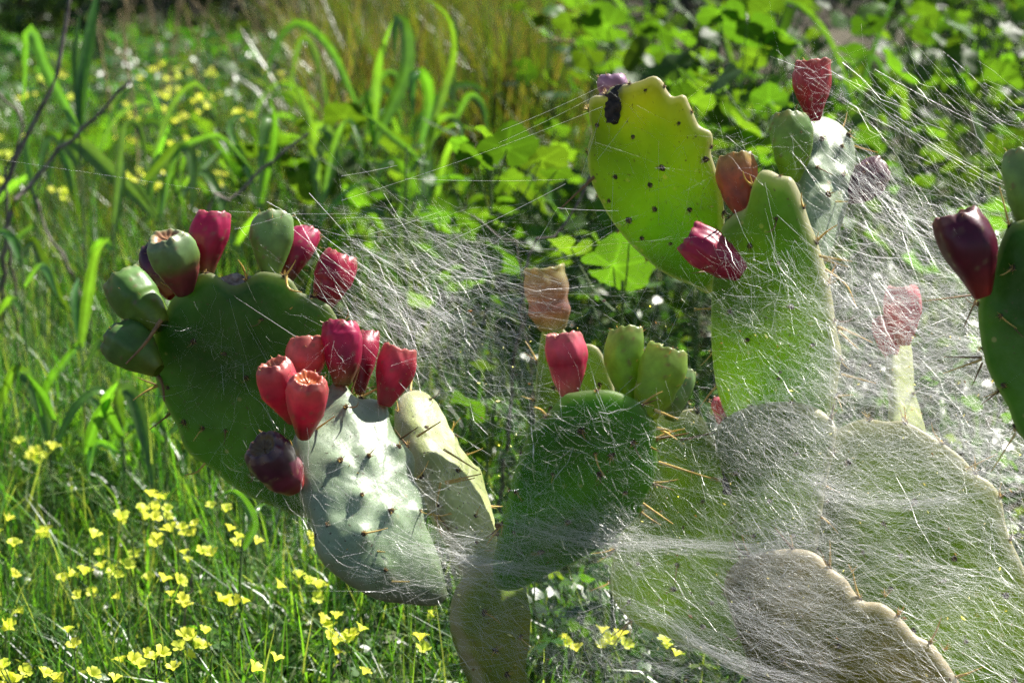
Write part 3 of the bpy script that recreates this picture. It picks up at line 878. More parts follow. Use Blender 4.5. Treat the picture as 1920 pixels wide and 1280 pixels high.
fruit(p7, 1152, 190, 1146, 140, 58, 2.78, 0.0, [(0.28, 0.16, 0.24), (0.34, 0.20, 0.32), (0.36, 0.24, 0.36)], "lilac grey bud behind the yellow pad's corner", neck=0.7)
fruit(p8, 1402, 404, 1376, 288, 78, 2.66, 0.0, PKOL, "pinkish olive wrinkled fruit beside the yellow pad", wrinkle=0.05, thru=0.4)
fruit(p8, 1482, 334, 1478, 211, 80, 2.68, 0.0, LIME[:2] + OLIV[2:], "olive green fruit on top of the tall pad", thru=0.5)
fruit(p8, 1385, 508, 1288, 442, 78, 2.60, 0.01, CRIM[1:] + MAG[2:], "dark crimson wrinkled fruit lying across the tall pad", wrinkle=0.06, neck=0.5)
fruit(p12, 1527, 218, 1526, 113, 72, 2.72, 0.0, CRIM[1:2] + [(0.36, 0.03, 0.05), (0.40, 0.05, 0.06), (0.42, 0.10, 0.08)], "crimson fruit standing highest at upper right", wrinkle=0.03, rimw=0.9)
fruit(p12, 1592, 366, 1652, 312, 66, 2.74, 0.02, [(0.10, 0.03, 0.05), (0.08, 0.03, 0.05), (0.12, 0.05, 0.07), (0.10, 0.04, 0.05)], "shrivelled dark purple fruit webbed to the pad", wrinkle=0.12, neck=0.6)
fruit(p15, 1694, 640, 1690, 536, 70, 2.86, 0.0, PINK, "pink fruit veiled by web beside the tall pad", wrinkle=0.04)
fruit(p15, 1672, 668, 1655, 592, 50, 2.88, 0.0, PINK, "smaller pink fruit veiled by web")
fruit(p6, 1378, 820, 1344, 745, 34, 2.76, 0.02, PINK, "small pointed pink bud on the wavy pad edge", rimw=0.5, neck=0.7, tmax=0.3)
spine(p6, 1275, 825, 1385, 800, d0=2.74, mat=M_SPINEB, w=0.0016)

# withered black flower on the yellow pad's corner
def crumple(name, pts, wid, d, mat, parent, thick=0.004, seed=0, lab=None):
    r = np.random.default_rng(seed)
    P = catmull(np.array(pts, float), 16)
    nu = 10
    V = []
    for i, (x, y) in enumerate(P):
        t = i / 15
        ww = np.interp(t, np.linspace(0, 1, len(wid)), wid) * m_per_px(d)
        c = U(x, y, d)
        for k in range(nu):
            a = 2 * math.pi * k / nu
            V.append(c + RGT * ww / 2 * math.cos(a) * (1 + r.normal(0, .12)) + (-FWD) * (thick * math.sin(a) * (1 + r.normal(0, .3))) + UPV * r.normal(0, 0.0015))
    V = np.array(V)
    idx = np.arange(16 * nu).reshape(16, nu)
    Q = np.stack([idx[:-1], np.roll(idx[:-1], -1, 1), np.roll(idx[1:], -1, 1), idx[1:]], -1).reshape(-1, 4)
    T_ = [[idx[0, 0], idx[0, k + 1], idx[0, k]] for k in range(1, nu - 1)] + [[idx[-1, 0], idx[-1, k], idx[-1, k + 1]] for k in range(1, nu - 1)]
    o = obj(name, mesh_np(name, V - parent.P0, Q, T_), mat, parent.o)
    if lab:
        o["label"] = lab
    return o


crumple("withered_flower", [(1168, 158), (1160, 175), (1152, 200), (1148, 230)], [24, 40, 34, 22], 2.695, M_DEAD, p7, 0.006, 3, "blackened dry flower drooping from the yellow pad's corner")
crumple("withered_flower", [(1360, 868), (1368, 885), (1372, 905), (1362, 925)], [16, 30, 36, 14], 2.72, M_DEAD, p6, 0.006, 4, "blackened dry flower on the wavy pad")

for a in [(1300, 388, 1338, 387)]:
    spine(p7, *a, w=0.0018)
spine(p7, 1118, 328, 1050, 392, mat=M_SPINEB, w=0.0022)
for a in [(1536, 480, 1598, 490), (1545, 486, 1590, 500), (1571, 612, 1636, 642), (1578, 702, 1642, 718), (1572, 742, 1600, 740), (1572, 620, 1610, 655)]:
    spine(p8, *a, w=0.0018)
spine(p8, 1548, 505, 1606, 576, curve=0.12, w=0.0018)
for a in [(1594, 272, 1646, 286), (1540, 378, 1590, 378)]:
    spine(p12, *a, w=0.0016)
for (x, y) in [(1597, 1072), (1660, 1118), (1688, 1150), (1770, 1220)]:
    for k in range(7):
        spine(p10, x, y, x + random.uniform(-8, 14), y - random.uniform(6, 18), w=0.0007)
for a in [(1810, 880, 1870, 850), (1700, 1020, 1760, 1040)]:
    spine(p11, *a, w=0.0016)

# ---- cactus three: at the right edge of the picture, nearer
base3 = U(2120, 1900, 2.35); base3[2] = 0
cac3 = thing("prickly_pear_cactus", base3, "nearer prickly pear cactus cut off by the right edge, with a dark purple fruit", "cactus")
p13 = pad(cac3, [(1920, 412), (1895, 420), (1878, 452), (1862, 500), (1846, 538), (1834, 566), (1834, 605), (1840, 650), (1852, 695), (1872, 732), (1890, 762), (1900, 790), (1912, 815), (1945, 840), (2000, 880), (2080, 890), (2150, 830), (2190, 720), (2190, 600), (2150, 490), (2080, 420), (2000, 395), (1950, 400)],
         2.30, (-0.42, -0.88, 0.15), 0.036, PAD_DARK, None, areoles=[(1882, 590), (1886, 720), (1905, 500), (1950, 650), (1990, 540), (2000, 740)], seed=21)
pad(cac3, [(2010, 850), (2090, 845), (2160, 880), (2200, 980), (2210, 1120), (2180, 1260), (2130, 1330), (2080, 1330), (2030, 1250), (2000, 1130), (1985, 1000)], 2.34, (-0.3, -0.92, 0.2), 0.05, PAD_MID, None, seed=22, rim=False)
pad(cac3, [(2070, 1300), (2120, 1290), (2170, 1320), (2190, 1450), (2190, 1650), (2180, 1850), (2140, 1960), (2100, 1960), (2060, 1850), (2050, 1650), (2050, 1450)], 2.37, (-0.3, -0.92, 0.2), 0.07, PAD_BROWN, None, seed=23, rim=False)
fruit(p13, 1840, 548, 1788, 400, 104, 2.30, 0.0, [(0.30, 0.03, 0.02), (0.12, 0.008, 0.025), (0.085, 0.007, 0.028), (0.11, 0.015, 0.04)], "large dark purple fruit on the pad's left shoulder", neck=0.3)
fruit(p13, 1922, 414, 1916, 280, 74, 2.34, 0.0, OLIV, "olive green fruit at the right edge of the picture", thru=0.3)
for a in [(1834, 552, 1730, 565), (1832, 556, 1808, 612), (1840, 670, 1770, 669), (1840, 674, 1768, 700), (1842, 680, 1822, 724), (1904, 812, 1858, 884), (1888, 600, 1918, 632), (1892, 420, 1874, 350)]:
    spine(p13, *a, mat=random.choice([M_SPINE, M_SPINEB, M_SPINEB]), w=0.0013)

for o in list(COL.objects):
    if o.name.split(".")[0] in ("pad", "withered_flower", "scar"):
        add_fix_normals(o)


# ------------------------------------------------------------------ broad-bladed grass
def blade_mesh(pts3, width, side_hint, ncol=4, tip=0.02, fold=0.16, col=(0.09, 0.19, 0.03)):
    P = catmull(np.asarray(pts3, float), 18)
    K = len(P)
    T = np.gradient(P, axis=0)
    T /= np.linalg.norm(T, axis=1, keepdims=True) + 1e-9
    S = np.cross(T, side_hint)
    S /= np.linalg.norm(S, axis=1, keepdims=True) + 1e-9
    Nn = np.cross(S, T)
    t = np.linspace(0, 1, K)
    wd = width * np.clip(0.55 + 1.4 * t, 0, 1) * np.clip((1 - t) / 0.45, 0, 1) ** 0.7
    wd = np.maximum(wd, width * tip)
    V, C = [], []
    for j, u in enumerate(np.linspace(-1, 1, ncol + 1)):
        off = S * (wd * u / 2)[:, None] + Nn * (wd * fold * abs(u))[:, None]
        V.append(P + off)
        c = np.array(col) * (1.5 if abs(u) < 0.01 else (0.92 if j % 2 else 1.05))
        C.append(np.tile(c, (K, 1)))
    V = np.stack(V, 1); C = np.stack(C, 1)
    idx = np.arange(K * (ncol + 1)).reshape(K, ncol + 1)
    Q = np.stack([idx[:-1, :-1], idx[:-1, 1:], idx[1:, 1:], idx[1:, :-1]], -1).reshape(-1, 4)
    return V.reshape(-1, 3), Q, C.reshape(-1, 3)


def grass_shoot(stalk, leaves, d, label, group="broad-bladed grass shoots", lean=0.1):
    """stalk: pixel path top->down, leaves: [(pixel path, width px)], all at about depth d; the stalk runs on to the ground"""
    r = random
    top = U(*stalk[0], d)
    foot = U(*stalk[-1], d)
    base = np.array([foot[0], foot[1] + 0.03, 0.0])
    th = thing("broad_grass", base, label, "grass", group)
    sp = [U(x, y, d) - base for (x, y) in stalk]
    if foot[2] > 0.05:
        sp.append(np.array([0.0, 0, -0.02]))
    n = len(sp)
    obj("stalk", tube_mesh("stalk", sp, np.linspace(0.0022, 0.0048, n), 6, 14), M_STEM, th)
    for path, wpx in leaves:
        m = len(path)
        dd = r.uniform(-lean, lean)
        pts = [U(x, y, d + dd * (i / max(1, m - 1)) ** 1.3) - base for i, (x, y) in enumerate(path)]
        hint = nrm(-FWD + RGT * r.uniform(-.5, .5) + UPV * r.uniform(-.3, .5))
        g_ = r.uniform(0.75, 1.2)
        V, Q, C = blade_mesh(pts, wpx * m_per_px(d), hint, col=(0.065 * g_, 0.15 * g_, 0.028 * g_))
        obj("leaf", mesh_np("leaf", V, Q, None, C), M_BROAD, th)
    return th


GS = [
    ([(150, 240), (153, 330), (157, 420), (165, 600), (172, 800)], [([(150, 255), (120, 190), (92, 140), (66, 70), (58, 58), (50, 75), (48, 140), (42, 205)], 26), ([(152, 240), (156, 150), (172, 50), (188, -40)], 25), ([(150, 245), (146, 160), (143, 90), (150, 25)], 17), ([(150, 310), (118, 258), (150, 270), (190, 308), (250, 365), (296, 418)], 32)], 4.5, "tall grass shoot with wide folded blades at the far upper left"),
    ([(75, 330), (68, 420), (75, 600), (80, 760)], [([(70, 400), (55, 320), (50, 270), (62, 225), (82, 200)], 13), ([(68, 380), (52, 300), (60, 340), (75, 400), (86, 430)], 12), ([(70, 420), (40, 440), (15, 470), (0, 520)], 14)], 4.6, "low grass shoot left of the tall folded one"),
    ([(212, 420), (214, 520), (215, 640), (220, 800)], [([(213, 420), (222, 330), (232, 245), (248, 228), (266, 250), (276, 330)], 15), ([(213, 450), (230, 330), (226, 270)], 14), ([(214, 470), (196, 455), (178, 470), (170, 540)], 20)], 4.4, "slender grass shoot left of the green and purple fruit"),
    ([(300, 400), (302, 500), (300, 640)], [([(270, 340), (300, 310), (335, 276), (352, 282), (362, 320), (360, 410)], 24), ([(300, 410), (308, 360), (320, 315)], 16), ([(300, 420), (270, 370), (240, 340), (226, 345)], 16), ([(300, 410), (330, 290), (385, 258), (412, 256), (450, 292), (486, 335)], 12)], 4.7, "grass shoot with a blade folded over like a strap above the left pad"),
    ([(490, 400), (494, 460), (500, 560)], [([(488, 400), (492, 320), (498, 230), (508, 222), (518, 260), (522, 350)], 22), ([(490, 400), (460, 310), (430, 240), (455, 215), (478, 260), (482, 300)], 14), ([(490, 380), (515, 250), (506, 180)], 12)], 4.9, "grass shoot with a flat-topped folded blade above the olive fruit"),
    ([(598, 380), (604, 450), (610, 560)], [([(598, 360), (590, 260), (570, 195), (546, 150), (530, 148)], 15), ([(598, 380), (588, 250), (606, 240), (628, 262), (642, 318)], 22), ([(600, 390), (630, 300), (660, 280), (684, 320)], 14)], 4.9, "arching grass shoot above the magenta fruits"),
    ([(700, 260), (704, 340), (712, 480)], [([(700, 270), (735, 200), (762, 130), (762, 60), (752, 34), (742, 40), (740, 110)], 27), ([(700, 260), (708, 150), (720, 90), (738, 35)], 20), ([(702, 280), (690, 200), (676, 150)], 12)], 5.0, "grass shoot with a tall squared-off folded blade at upper centre"),
    ([(790, 280), (796, 340), (800, 430)], [([(790, 270), (806, 200), (800, 150), (784, 134), (776, 150), (772, 220)], 24), ([(792, 290), (838, 160), (852, 90), (838, 30), (790, -8)], 15), ([(796, 400), (800, 320), (796, 240)], 26), ([(790, 300), (740, 260), (700, 225), (676, 208)], 15), ([(796, 320), (815, 235), (842, 218), (864, 240), (870, 300)], 15)], 4.8, "leafy grass shoot with drooping blades at upper centre"),
    ([(850, 190), (852, 270), (858, 420)], [([(850, 190), (846, 120), (856, 70), (850, 30)], 16), ([(852, 230), (880, 180), (905, 200), (915, 260)], 14)], 5.2, None),
    ([(40, 470), (45, 560), (50, 700), (55, 860)], [([(42, 480), (62, 450), (92, 520), (120, 570), (150, 600)], 20), ([(42, 500), (20, 445), (-10, 430)], 18), ([(45, 540), (80, 500), (110, 560)], 16), ([(50, 600), (20, 560), (-10, 600)], 14)], 4.1, "arching bluish grass shoot at the left border"),
    ([(150, 640), (158, 760), (165, 900)], [([(152, 650), (165, 560), (180, 480), (206, 445)], 22), ([(152, 640), (120, 680), (90, 720), (75, 790)], 18), ([(155, 700), (190, 640), (215, 660), (225, 720)], 16), ([(152, 660), (140, 560), (148, 520)], 16)], 3.9, "grass shoot left of the two green fruits"),
    ([(225, 760), (232, 850), (240, 980)], [([(228, 800), (222, 740), (240, 730), (262, 780), (280, 860), (290, 935)], 28), ([(228, 820), (200, 760), (222, 715)], 22), ([(160, 850), (185, 780), (215, 738)], 24), ([(230, 830), (300, 770), (304, 730)], 14), ([(230, 850), (190, 830), (172, 850), (166, 900)], 16)], 3.7, "grass shoot with a pale striped bent blade under the green fruits"),
    ([(310, 800), (312, 870), (315, 980)], [([(310, 810), (300, 750), (305, 700)], 20), ([(310, 820), (345, 790), (360, 830)], 12), ([(311, 830), (280, 800), (262, 830), (255, 880)], 14)], 3.7, None),
    ([(455, 1010), (452, 1060), (450, 1130)], [([(456, 1030), (476, 985), (462, 945), (436, 920), (408, 934)], 18), ([(454, 1040), (480, 960), (500, 940)], 12)], 3.2, "small bent grass blade caught in web under the left pad"),
]
for i, (st, lv, d, lab) in enumerate(GS):
    grass_shoot(st, lv, d, lab or "short grass shoot half hidden among taller ones", lean=0.15)


ZONES = [(140, "at the left border"), (330, "left of the green and purple fruit"), (480, "behind the olive fruit"), (640, "behind the crimson fruit of the left pad"), (820, "above the salmon red fruit"), (1000, "left of the yellow and pink fruit"), (1110, "left of the yellow pad"), (1330, "behind the yellow pad"), (1480, "behind the pinkish olive fruit"), (1600, "behind the highest crimson fruit"), (1760, "left of the large dark purple fruit"), (1840, "above the large dark purple fruit")]


def place_label(what, px, d, dsplit):
    where = next((z for x, z in ZONES if px < x), "at the right border")
    return what + " " + where + (", nearer row" if d < dsplit else ", farther row")


def random_shoot(px, py_top, d, h, nleaf, label, group):
    x, y = px, py_top
    s = 1 / m_per_px(d)
    H = h * s
    stalk = [(x, y + H * 0.35), (x + random.uniform(-8, 8), y + H * 0.6), (x + random.uniform(-10, 10), y + H)]
    lv = []
    for k in range(nleaf):
        t0 = random.uniform(0.35, 0.75)
        x0, y0 = x, y + H * t0
        sgn = random.choice([-1, 1])
        reach = random.uniform(0.15, 0.42) * H * sgn
        rise = random.uniform(0.15, 0.45) * H
        if random.random() < 0.6:
            drop = random.uniform(0.0, 0.35) * H
            path = [(x0, y0), (x0 + reach * 0.3, y0 - rise * 0.7), (x0 + reach * 0.65, y0 - rise), (x0 + reach * 0.9, y0 - rise + drop * 0.4), (x0 + reach, y0 - rise + drop)]
        else:
            path = [(x0, y0), (x0 + reach * 0.2, y0 - rise * 0.5), (x0 + reach * 0.5, y0 - rise)]
        lv.append((path, random.uniform(0.012, 0.026) * s))
    grass_shoot(stalk, lv, d, label, group, lean=0.2)


for k in range(15):
    d = random.uniform(4.6, 6.0)
    px = random.uniform(-40, 1000)
    py = 640 + ((CAM_H - random.uniform(0.5, 0.75)) / d - math.sin(PITCH)) / (TANX / 960 * math.cos(PITCH))
    h = random.uniform(0.5, 0.75)
    random_shoot(px, py, d, h, random.randint(3, 5), place_label("green grass shoot", px, d, 5.3), "unremarkable grass shoots behind the left pads")
for k in range(12):
    d = random.uniform(5.2, 7.5)
    px = random.uniform(1000, 1900)
    hh = random.uniform(0.5, 0.9)
    py = 640 + ((CAM_H - hh) / d - math.sin(PITCH)) / (TANX / 960 * math.cos(PITCH))
    random_shoot(px, py, d, hh, random.randint(3, 5), place_label("green grass shoot among mallows", px, d, 6.4), "grass shoots among the mallows")
for k in range(7):
    d = random.uniform(3.5, 4.5)
    px = random.uniform(-40, 420)
    hh = random.uniform(0.28, 0.45)
    py = 640 + ((CAM_H - hh) / d - math.sin(PITCH)) / (TANX / 960 * math.cos(PITCH))
    random_shoot(px, py, d, hh, random.randint(3, 4), place_label("short grass shoot of the lower meadow", px, d, 4.0), "short grass shoots at lower left")


# ------------------------------------------------------------------ mallow plants
def mallow_leaf_mesh(seed):
    r = np.random.default_rng(seed)
    n = 56
    th = np.linspace(-math.pi * 0.93, math.pi * 0.93, n)
    lob = 0.80 + 0.20 * np.abs(np.cos(th * 2.5 + r.normal(0, .1))) ** 0.8 + 0.03 * np.cos(th * 23)
    lob *= 1 - 0.22 * (np.abs(th) / math.pi) ** 3
    lob *= 1 + 0.10 * np.cos(th) + r.normal(0, 0.012, n)
    V = [np.zeros((1, 3))]
    fs = (0.25, 0.5, 0.78, 1.0)
    for f in fs:
        z = 0.035 * f * np.cos(th * 5 + 0.4 * np.sin(th * 3 + seed)) * f + 0.20 * f * f * math.cos(seed * 1.7) + 0.09 * np.sin(th * 2 + seed) * f * f + 0.05 * np.sin(th * 3.4 + seed * 2) * f
        V.append(np.stack([np.cos(th) * lob * f, np.sin(th) * lob * f, z], 1))
    V = np.vstack(V)
    T_ = [(0, 1 + i, 2 + i) for i in range(n - 1)]
    Q = []
    for k in range(len(fs) - 1):
        a = 1 + k * n
        for i in range(n - 1):
            Q.append((a + i, a + n + i, a + n + i + 1, a + i + 1))
    lc = np.full(n, 1.0)
    for va in (-2.1, -1.15, 0, 1.15, 2.1):
        lc[np.argmin(np.abs(th - va))] = 1.9
    lc = np.concatenate([[1.9]] + [1 + (lc - 1) * (1.1 - f) for f in fs])
    me = mesh_np("leaf", V, Q, T_, np.array((0.040, 0.088, 0.014))[None] * lc[:, None])
    me.materials.append(M_MALLOW)
    return me


MALLOW = [mallow_leaf_mesh(s) for s in range(7)]


def leaf_rot(normal, spin):
    q = Vector(normal).to_track_quat('Z', 'Y')
    from mathutils import Quaternion
    return (q @ Quaternion((0, 0, 1), spin))


def mallow(center, leaves, label, group):
    """center: world point of the crown; leaves: [(world pos, size m, normal, spin)]"""
    base = np.array([center[0], center[1], 0.0])
    th = thing("mallow_plant", base, label, "plant", group)
    P, R_ = [], []
    H = center[2]
    topz = max(0.1, H)
    main = np.array([[0, 0, -0.02], [random.uniform(-.02, .02), random.uniform(-.02, .02), topz * 0.5], [random.uniform(-.03, .03), random.uniform(-.03, .03), topz]])
    P.append(catmull(main, 7)); R_.append(np.linspace(0.006, 0.003, 7))
    for (pos, size, nn, sp) in leaves:
        z0 = np.clip(pos[2] - random.uniform(0.08, 0.2), 0.02, topz * 0.95)
        st = np.array([np.interp(z0, [0, topz * .5, topz], main[:, 0]), np.interp(z0, [0, topz * .5, topz], main[:, 1]), z0])
        e = pos - base
        mid = (st + e) / 2 + np.array([0, 0, -0.02])
        P.append(catmull([st, mid, e], 7)); R_.append(np.linspace(0.0022, 0.0014, 7))
    V, Q = tubes(np.array(P), np.array(R_), 5)
    obj("stem", mesh_np("stem", V, Q), M_STEM, th)
    for (pos, size, nn, sp) in leaves:
        obj("leaf", random.choice(MALLOW), None, th, pos - base, leaf_rot(nn, sp), size)
    return th


def rnd_normal(sd=0.5, bias=(0.12, 0.10, 0.75)):
    return nrm(np.array(bias) + rng.normal(0, sd, 3) * np.array([1, 1, 0.6]))


def traced_mallow(specs, d, label):
    """specs: [(px, py, half width px)]"""
    lv = []
    for (x, y, s) in specs:
        dd = d + random.uniform(-0.12, 0.12)
        lv.append((U(x, y, dd), s * m_per_px(dd), nrm(np.array((0.15, random.uniform(0.35, 0.75), 0.6)) + rng.normal(0, 0.18, 3)), random.uniform(0, 6.28)))
    c = U(np.mean([s[0] for s in specs]), max(s[1] for s in specs) - 20, d)
    mallow(c, lv, label, "mallow plants")


traced_mallow([(950, 280, 62), (1015, 300, 52), (895, 300, 44), (840, 330, 40), (1045, 320, 34), (905, 250, 30), (870, 270, 26)], 3.9, "mallow with broad glowing leaves left of the yellow pad")
traced_mallow([(1150, 500, 80), (1070, 465, 48), (1205, 530, 42), (1100, 540, 36), (1180, 455, 40)], 3.6, "mallow with one big glowing leaf under the yellow pad")
traced_mallow([(880, 420, 52), (820, 400, 44), (930, 480, 50), (860, 520, 46), (800, 470, 34), (955, 400, 34), (905, 560, 40), (840, 590, 34), (790, 560, 28)], 4.0, "mallow with overlapping leaves between the left and centre fruits")
traced_mallow([(480, 275, 36), (545, 255, 40), (560, 320, 34), (450, 300, 22), (700, 380, 34), (655, 350, 28)], 5.0, "mallow with rounded leaves behind the olive fruit")
traced_mallow([(1400, 50, 70), (1350, 25, 44), (1450, 90, 40), (1390, 175, 40), (1370, 222, 46), (1330, 150, 34), (1440, 20, 40)], 4.6, "mallow with large pale leaves left of the highest crimson fruit")
traced_mallow([(1140, 50, 52), (1100, 100, 36), (1180, 100, 40), (1070, 40, 32), (1230, 60, 34), (1110, 20, 30)], 5.2, "mallow at the top edge above the yellow pad's corner")
traced_mallow([(1000, 880, 50), (880, 760, 44), (930, 745, 28), (885, 840, 40), (910, 690, 30)], 3.4, "mallow seen through web between the front pads")
traced_mallow([(1160, 1050, 44), (1120, 1085, 40), (1205, 1080, 30), (1140, 1120, 28)], 3.1, "mallow low under the dark centre pad")
traced_mallow([(1880, 920, 26), (1895, 700, 30), (1780, 640, 26), (1820, 760, 24), (1900, 780, 22), (1730, 720, 26)], 3.3, "mallow glimpsed through web at the right border")

for k in range(70):
    if k < 46:
        px = random.uniform(980, 1980); d = random.uniform(4.1, 6.8)
        lab, grp = "leafy mallow in the dense patch behind the right cactus", "mallows behind the right cactus"
        hh = random.uniform(0.5, 0.82); lo = 0.6; nl = random.randint(13, 20)
    elif k < 60:
        px = random.uniform(640, 1150); d = random.uniform(4.4, 5.8)
        lab, grp = "leafy mallow in the shade at the picture's centre", "mallows behind the centre"
        hh = random.uniform(0.3, 0.6); lo = 0.5; nl = random.randint(11, 16)
    else:
        px = random.uniform(-40, 650); d = random.uniform(5.0, 7.0)
        lab, grp = "small leafy mallow among the grass at upper left", "mallows at upper left"
        hh = random.uniform(0.2, 0.45); lo = 0.4; nl = random.randint(8, 12)
    lab = place_label(("tall" if hh > 0.62 else "low") + " leafy mallow", px, d, 5.5)
    grp = "leafy mallows behind the cacti"
    c = np.array([(px - 960) / 960 * TANX * d, 0, hh])
    c[1] = (d + (hh - CAM_H) * math.sin(PITCH)) / math.cos(PITCH)
    lv = []
    for j in range(nl):
        a, rr = random.uniform(0, 6.28), random.uniform(0.02, 0.25)
        z = hh * random.uniform(lo, 1.0) + random.uniform(0, 0.08)
        lv.append((np.array([c[0] + rr * math.cos(a), c[1] + rr * math.sin(a), z]), random.choice([random.uniform(0.018, 0.035), random.uniform(0.03, 0.062)]), rnd_normal(0.48, (0.2, 0.25, 0.7)), random.uniform(0, 6.28)))
    mallow(c, lv, lab, grp)

# ------------------------------------------------------------------ yellow flowers
def flower_mesh(seed):
    r = np.random.default_rng(seed)
    V, Q = [], []
    for p in range(5):
        a = p * 2 * math.pi / 5 + r.normal(0, .06)
        open_ = 0.55 + r.normal(0, .1)
        rows = [(0.08, 0.05, 0.0), (0.35, 0.24, 0.42), (0.70, 0.40, 0.72), (1.0, 0.30, 0.80 + r.normal(0, .06))]
        b = len(V)
        for (l, wd, z) in rows:
            for u in (-1, 0, 1):
                x = l * open_ * 1.25
                y = u * wd * 0.75
                V.append((x * math.cos(a) - y * math.sin(a), x * math.sin(a) + y * math.cos(a), z * 0.75 + 0.06 * abs(u)))
        for k in range(3):
            for u in range(2):
                Q.append((b + k * 3 + u, b + k * 3 + u + 1, b + k * 3 + 4 + u, b + k * 3 + 3 + u))
    me = mesh_np("flower", V, Q)
    me.materials.append(M_PETAL)
    return me


FLOWERS = [flower_mesh(i) for i in range(5)]


def flower_plant(px, py, h, nfl, size, label, group):
    d = depth_at(py, h)
    c = U(px, py, d)
    base = np.array([c[0] + random.uniform(-.03, .03), c[1] + random.uniform(-.03, .03), 0.0])
    th = thing("yellow_wildflower", base, label, "flower", group)
    P, R_, heads = [], [], []
    top = c - base
    node = top * np.array([1, 1, 0.86])
    P.append(catmull([np.array([0, 0, -0.02]), node * 0.5 + np.array([random.uniform(-.015, .015), 0, 0]), node], 7)); R_.append(np.full(7, 0.0016))
    for k in range(nfl):
        off = rng.normal(0, size * 0.85, 3) * np.array([1.25, 1, 0.45])
        e = top + off
        P.append(catmull([node, (node + e) / 2 + np.array([0, 0, -.004]), e], 7)); R_.append(np.full(7, 0.0010))
        heads.append(e)
    V, Q = tubes(np.array(P), np.array(R_), 4)
    obj("stem", mesh_np("stem", V, Q), M_STEM, th)
    for e in heads:
        obj("flower", random.choice(FLOWERS), None, th, e, leaf_rot(rnd_normal(0.35, (0.15, -0.05, 0.9)), random.uniform(0, 6.28)), size * random.uniform(0.8, 1.15))


FL_NEAR = [(75, 845, 3), (100, 855, 2), (55, 868, 2), (92, 995, 3), (5, 1022, 3), (4, 985, 2), (145, 1098, 4), (280, 952, 4), (300, 968, 2), (332, 990, 3), (350, 985, 2), (245, 1035, 3), (205, 1080, 4), (308, 1022, 2), (372, 1050, 4), (415, 1026, 2), (458, 1015, 4), (512, 1108, 1), (340, 1138, 1), (435, 1140, 4), (632, 1164, 4), (650, 1212, 5), (355, 1215, 4), (395, 1188, 2), (262, 1242, 3), (290, 1230, 4), (8, 1145, 2), (15, 1172, 2), (138, 1202, 2), (30, 1272, 3), (110, 1276, 3), (195, 1262, 2), (785, 1205, 2), (790, 1146, 1), (575, 1092, 3), (600, 1110, 2), (1100, 1215, 3), (1145, 1208, 4), (1262, 1212, 3), (1140, 1180, 2), (580, 1022, 2), (720, 1240, 1), (500, 1250, 2), (165, 1000, 1), (300, 1085, 2), (250, 1070, 2), (240, 1120, 1)]
NUM = {1: "single yellow bloom", 2: "pair of yellow blooms", 3: "cluster of three yellow blooms", 4: "cluster of four yellow blooms", 5: "cluster of five yellow blooms"}
ORD = ["leftmost", "second from left", "third from left", "fourth from left", "fifth from left", "sixth from left", "seventh from left", "eighth from left", "ninth from left", "tenth from left", "eleventh from left", "twelfth from left", "thirteenth from left", "fourteenth from left", "fifteenth from left", "sixteenth from left", "seventeenth from left", "eighteenth from left"]
ROWS = [(900, "the meadow's top row"), (1005, "the row under the left pad"), (1062, "the row beside the front pad"), (1125, "the row by the front pad's foot"), (1195, "the row below the front pad"), (1240, "the second lowest row"), (2000, "the lowest row")]
for k in range(9):
    FL_NEAR.append((int(random.uniform(0, 480)), int(random.uniform(930, 1275)), random.randint(1, 3)))
FL_NEAR.sort()
seen = {}
for (x, y, n) in FL_NEAR:
    grp = "yellow flowers under the centre pad" if x > 900 else ("yellow flowers below the front pad" if x > 500 else "yellow flowers at lower left")
    row = next(r_ for lim, r_ in ROWS if y < lim)
    k = (grp, row)
    seen[k] = seen.get(k, 0) + 1
    if x > 900:
        seen["r"] = seen.get("r", 0) + 1
        lab = NUM[n] + " under the dark centre pad, " + ORD[seen["r"] - 1]
    elif x > 500:
        seen["m"] = seen.get("m", 0) + 1
        lab = NUM[n] + " below the front pad, " + ORD[seen["m"] - 1]
    else:
        lab = NUM[n] + ", " + ORD[seen[k] - 1] + " in " + row
    flower_plant(x, y, random.uniform(0.17, 0.26), n, 0.0165, lab, grp)
for k in range(46):
    x = random.gauss(260, 190)
    if not -20 < x < 640:
        continue
    y = random.uniform(130, 290) if k < 38 else random.uniform(290, 380)
    flower_plant(x, y, random.uniform(0.25, 0.4), random.randint(2, 4), 0.019, "far blurred yellow flower " + next((z for lim, z in ZONES if x < lim), "") + (", upper row" if y < 210 else ", lower row"), "yellow flowers at upper left")
for (x, y) in [(412, 330), (408, 350), (430, 345), (385, 355), (515, 145), (525, 160)]:
    flower_plant(x, y, 0.3, 4, 0.016, "blurred yellow flower among grass blades above the left pad", "yellow flowers above the left pad")

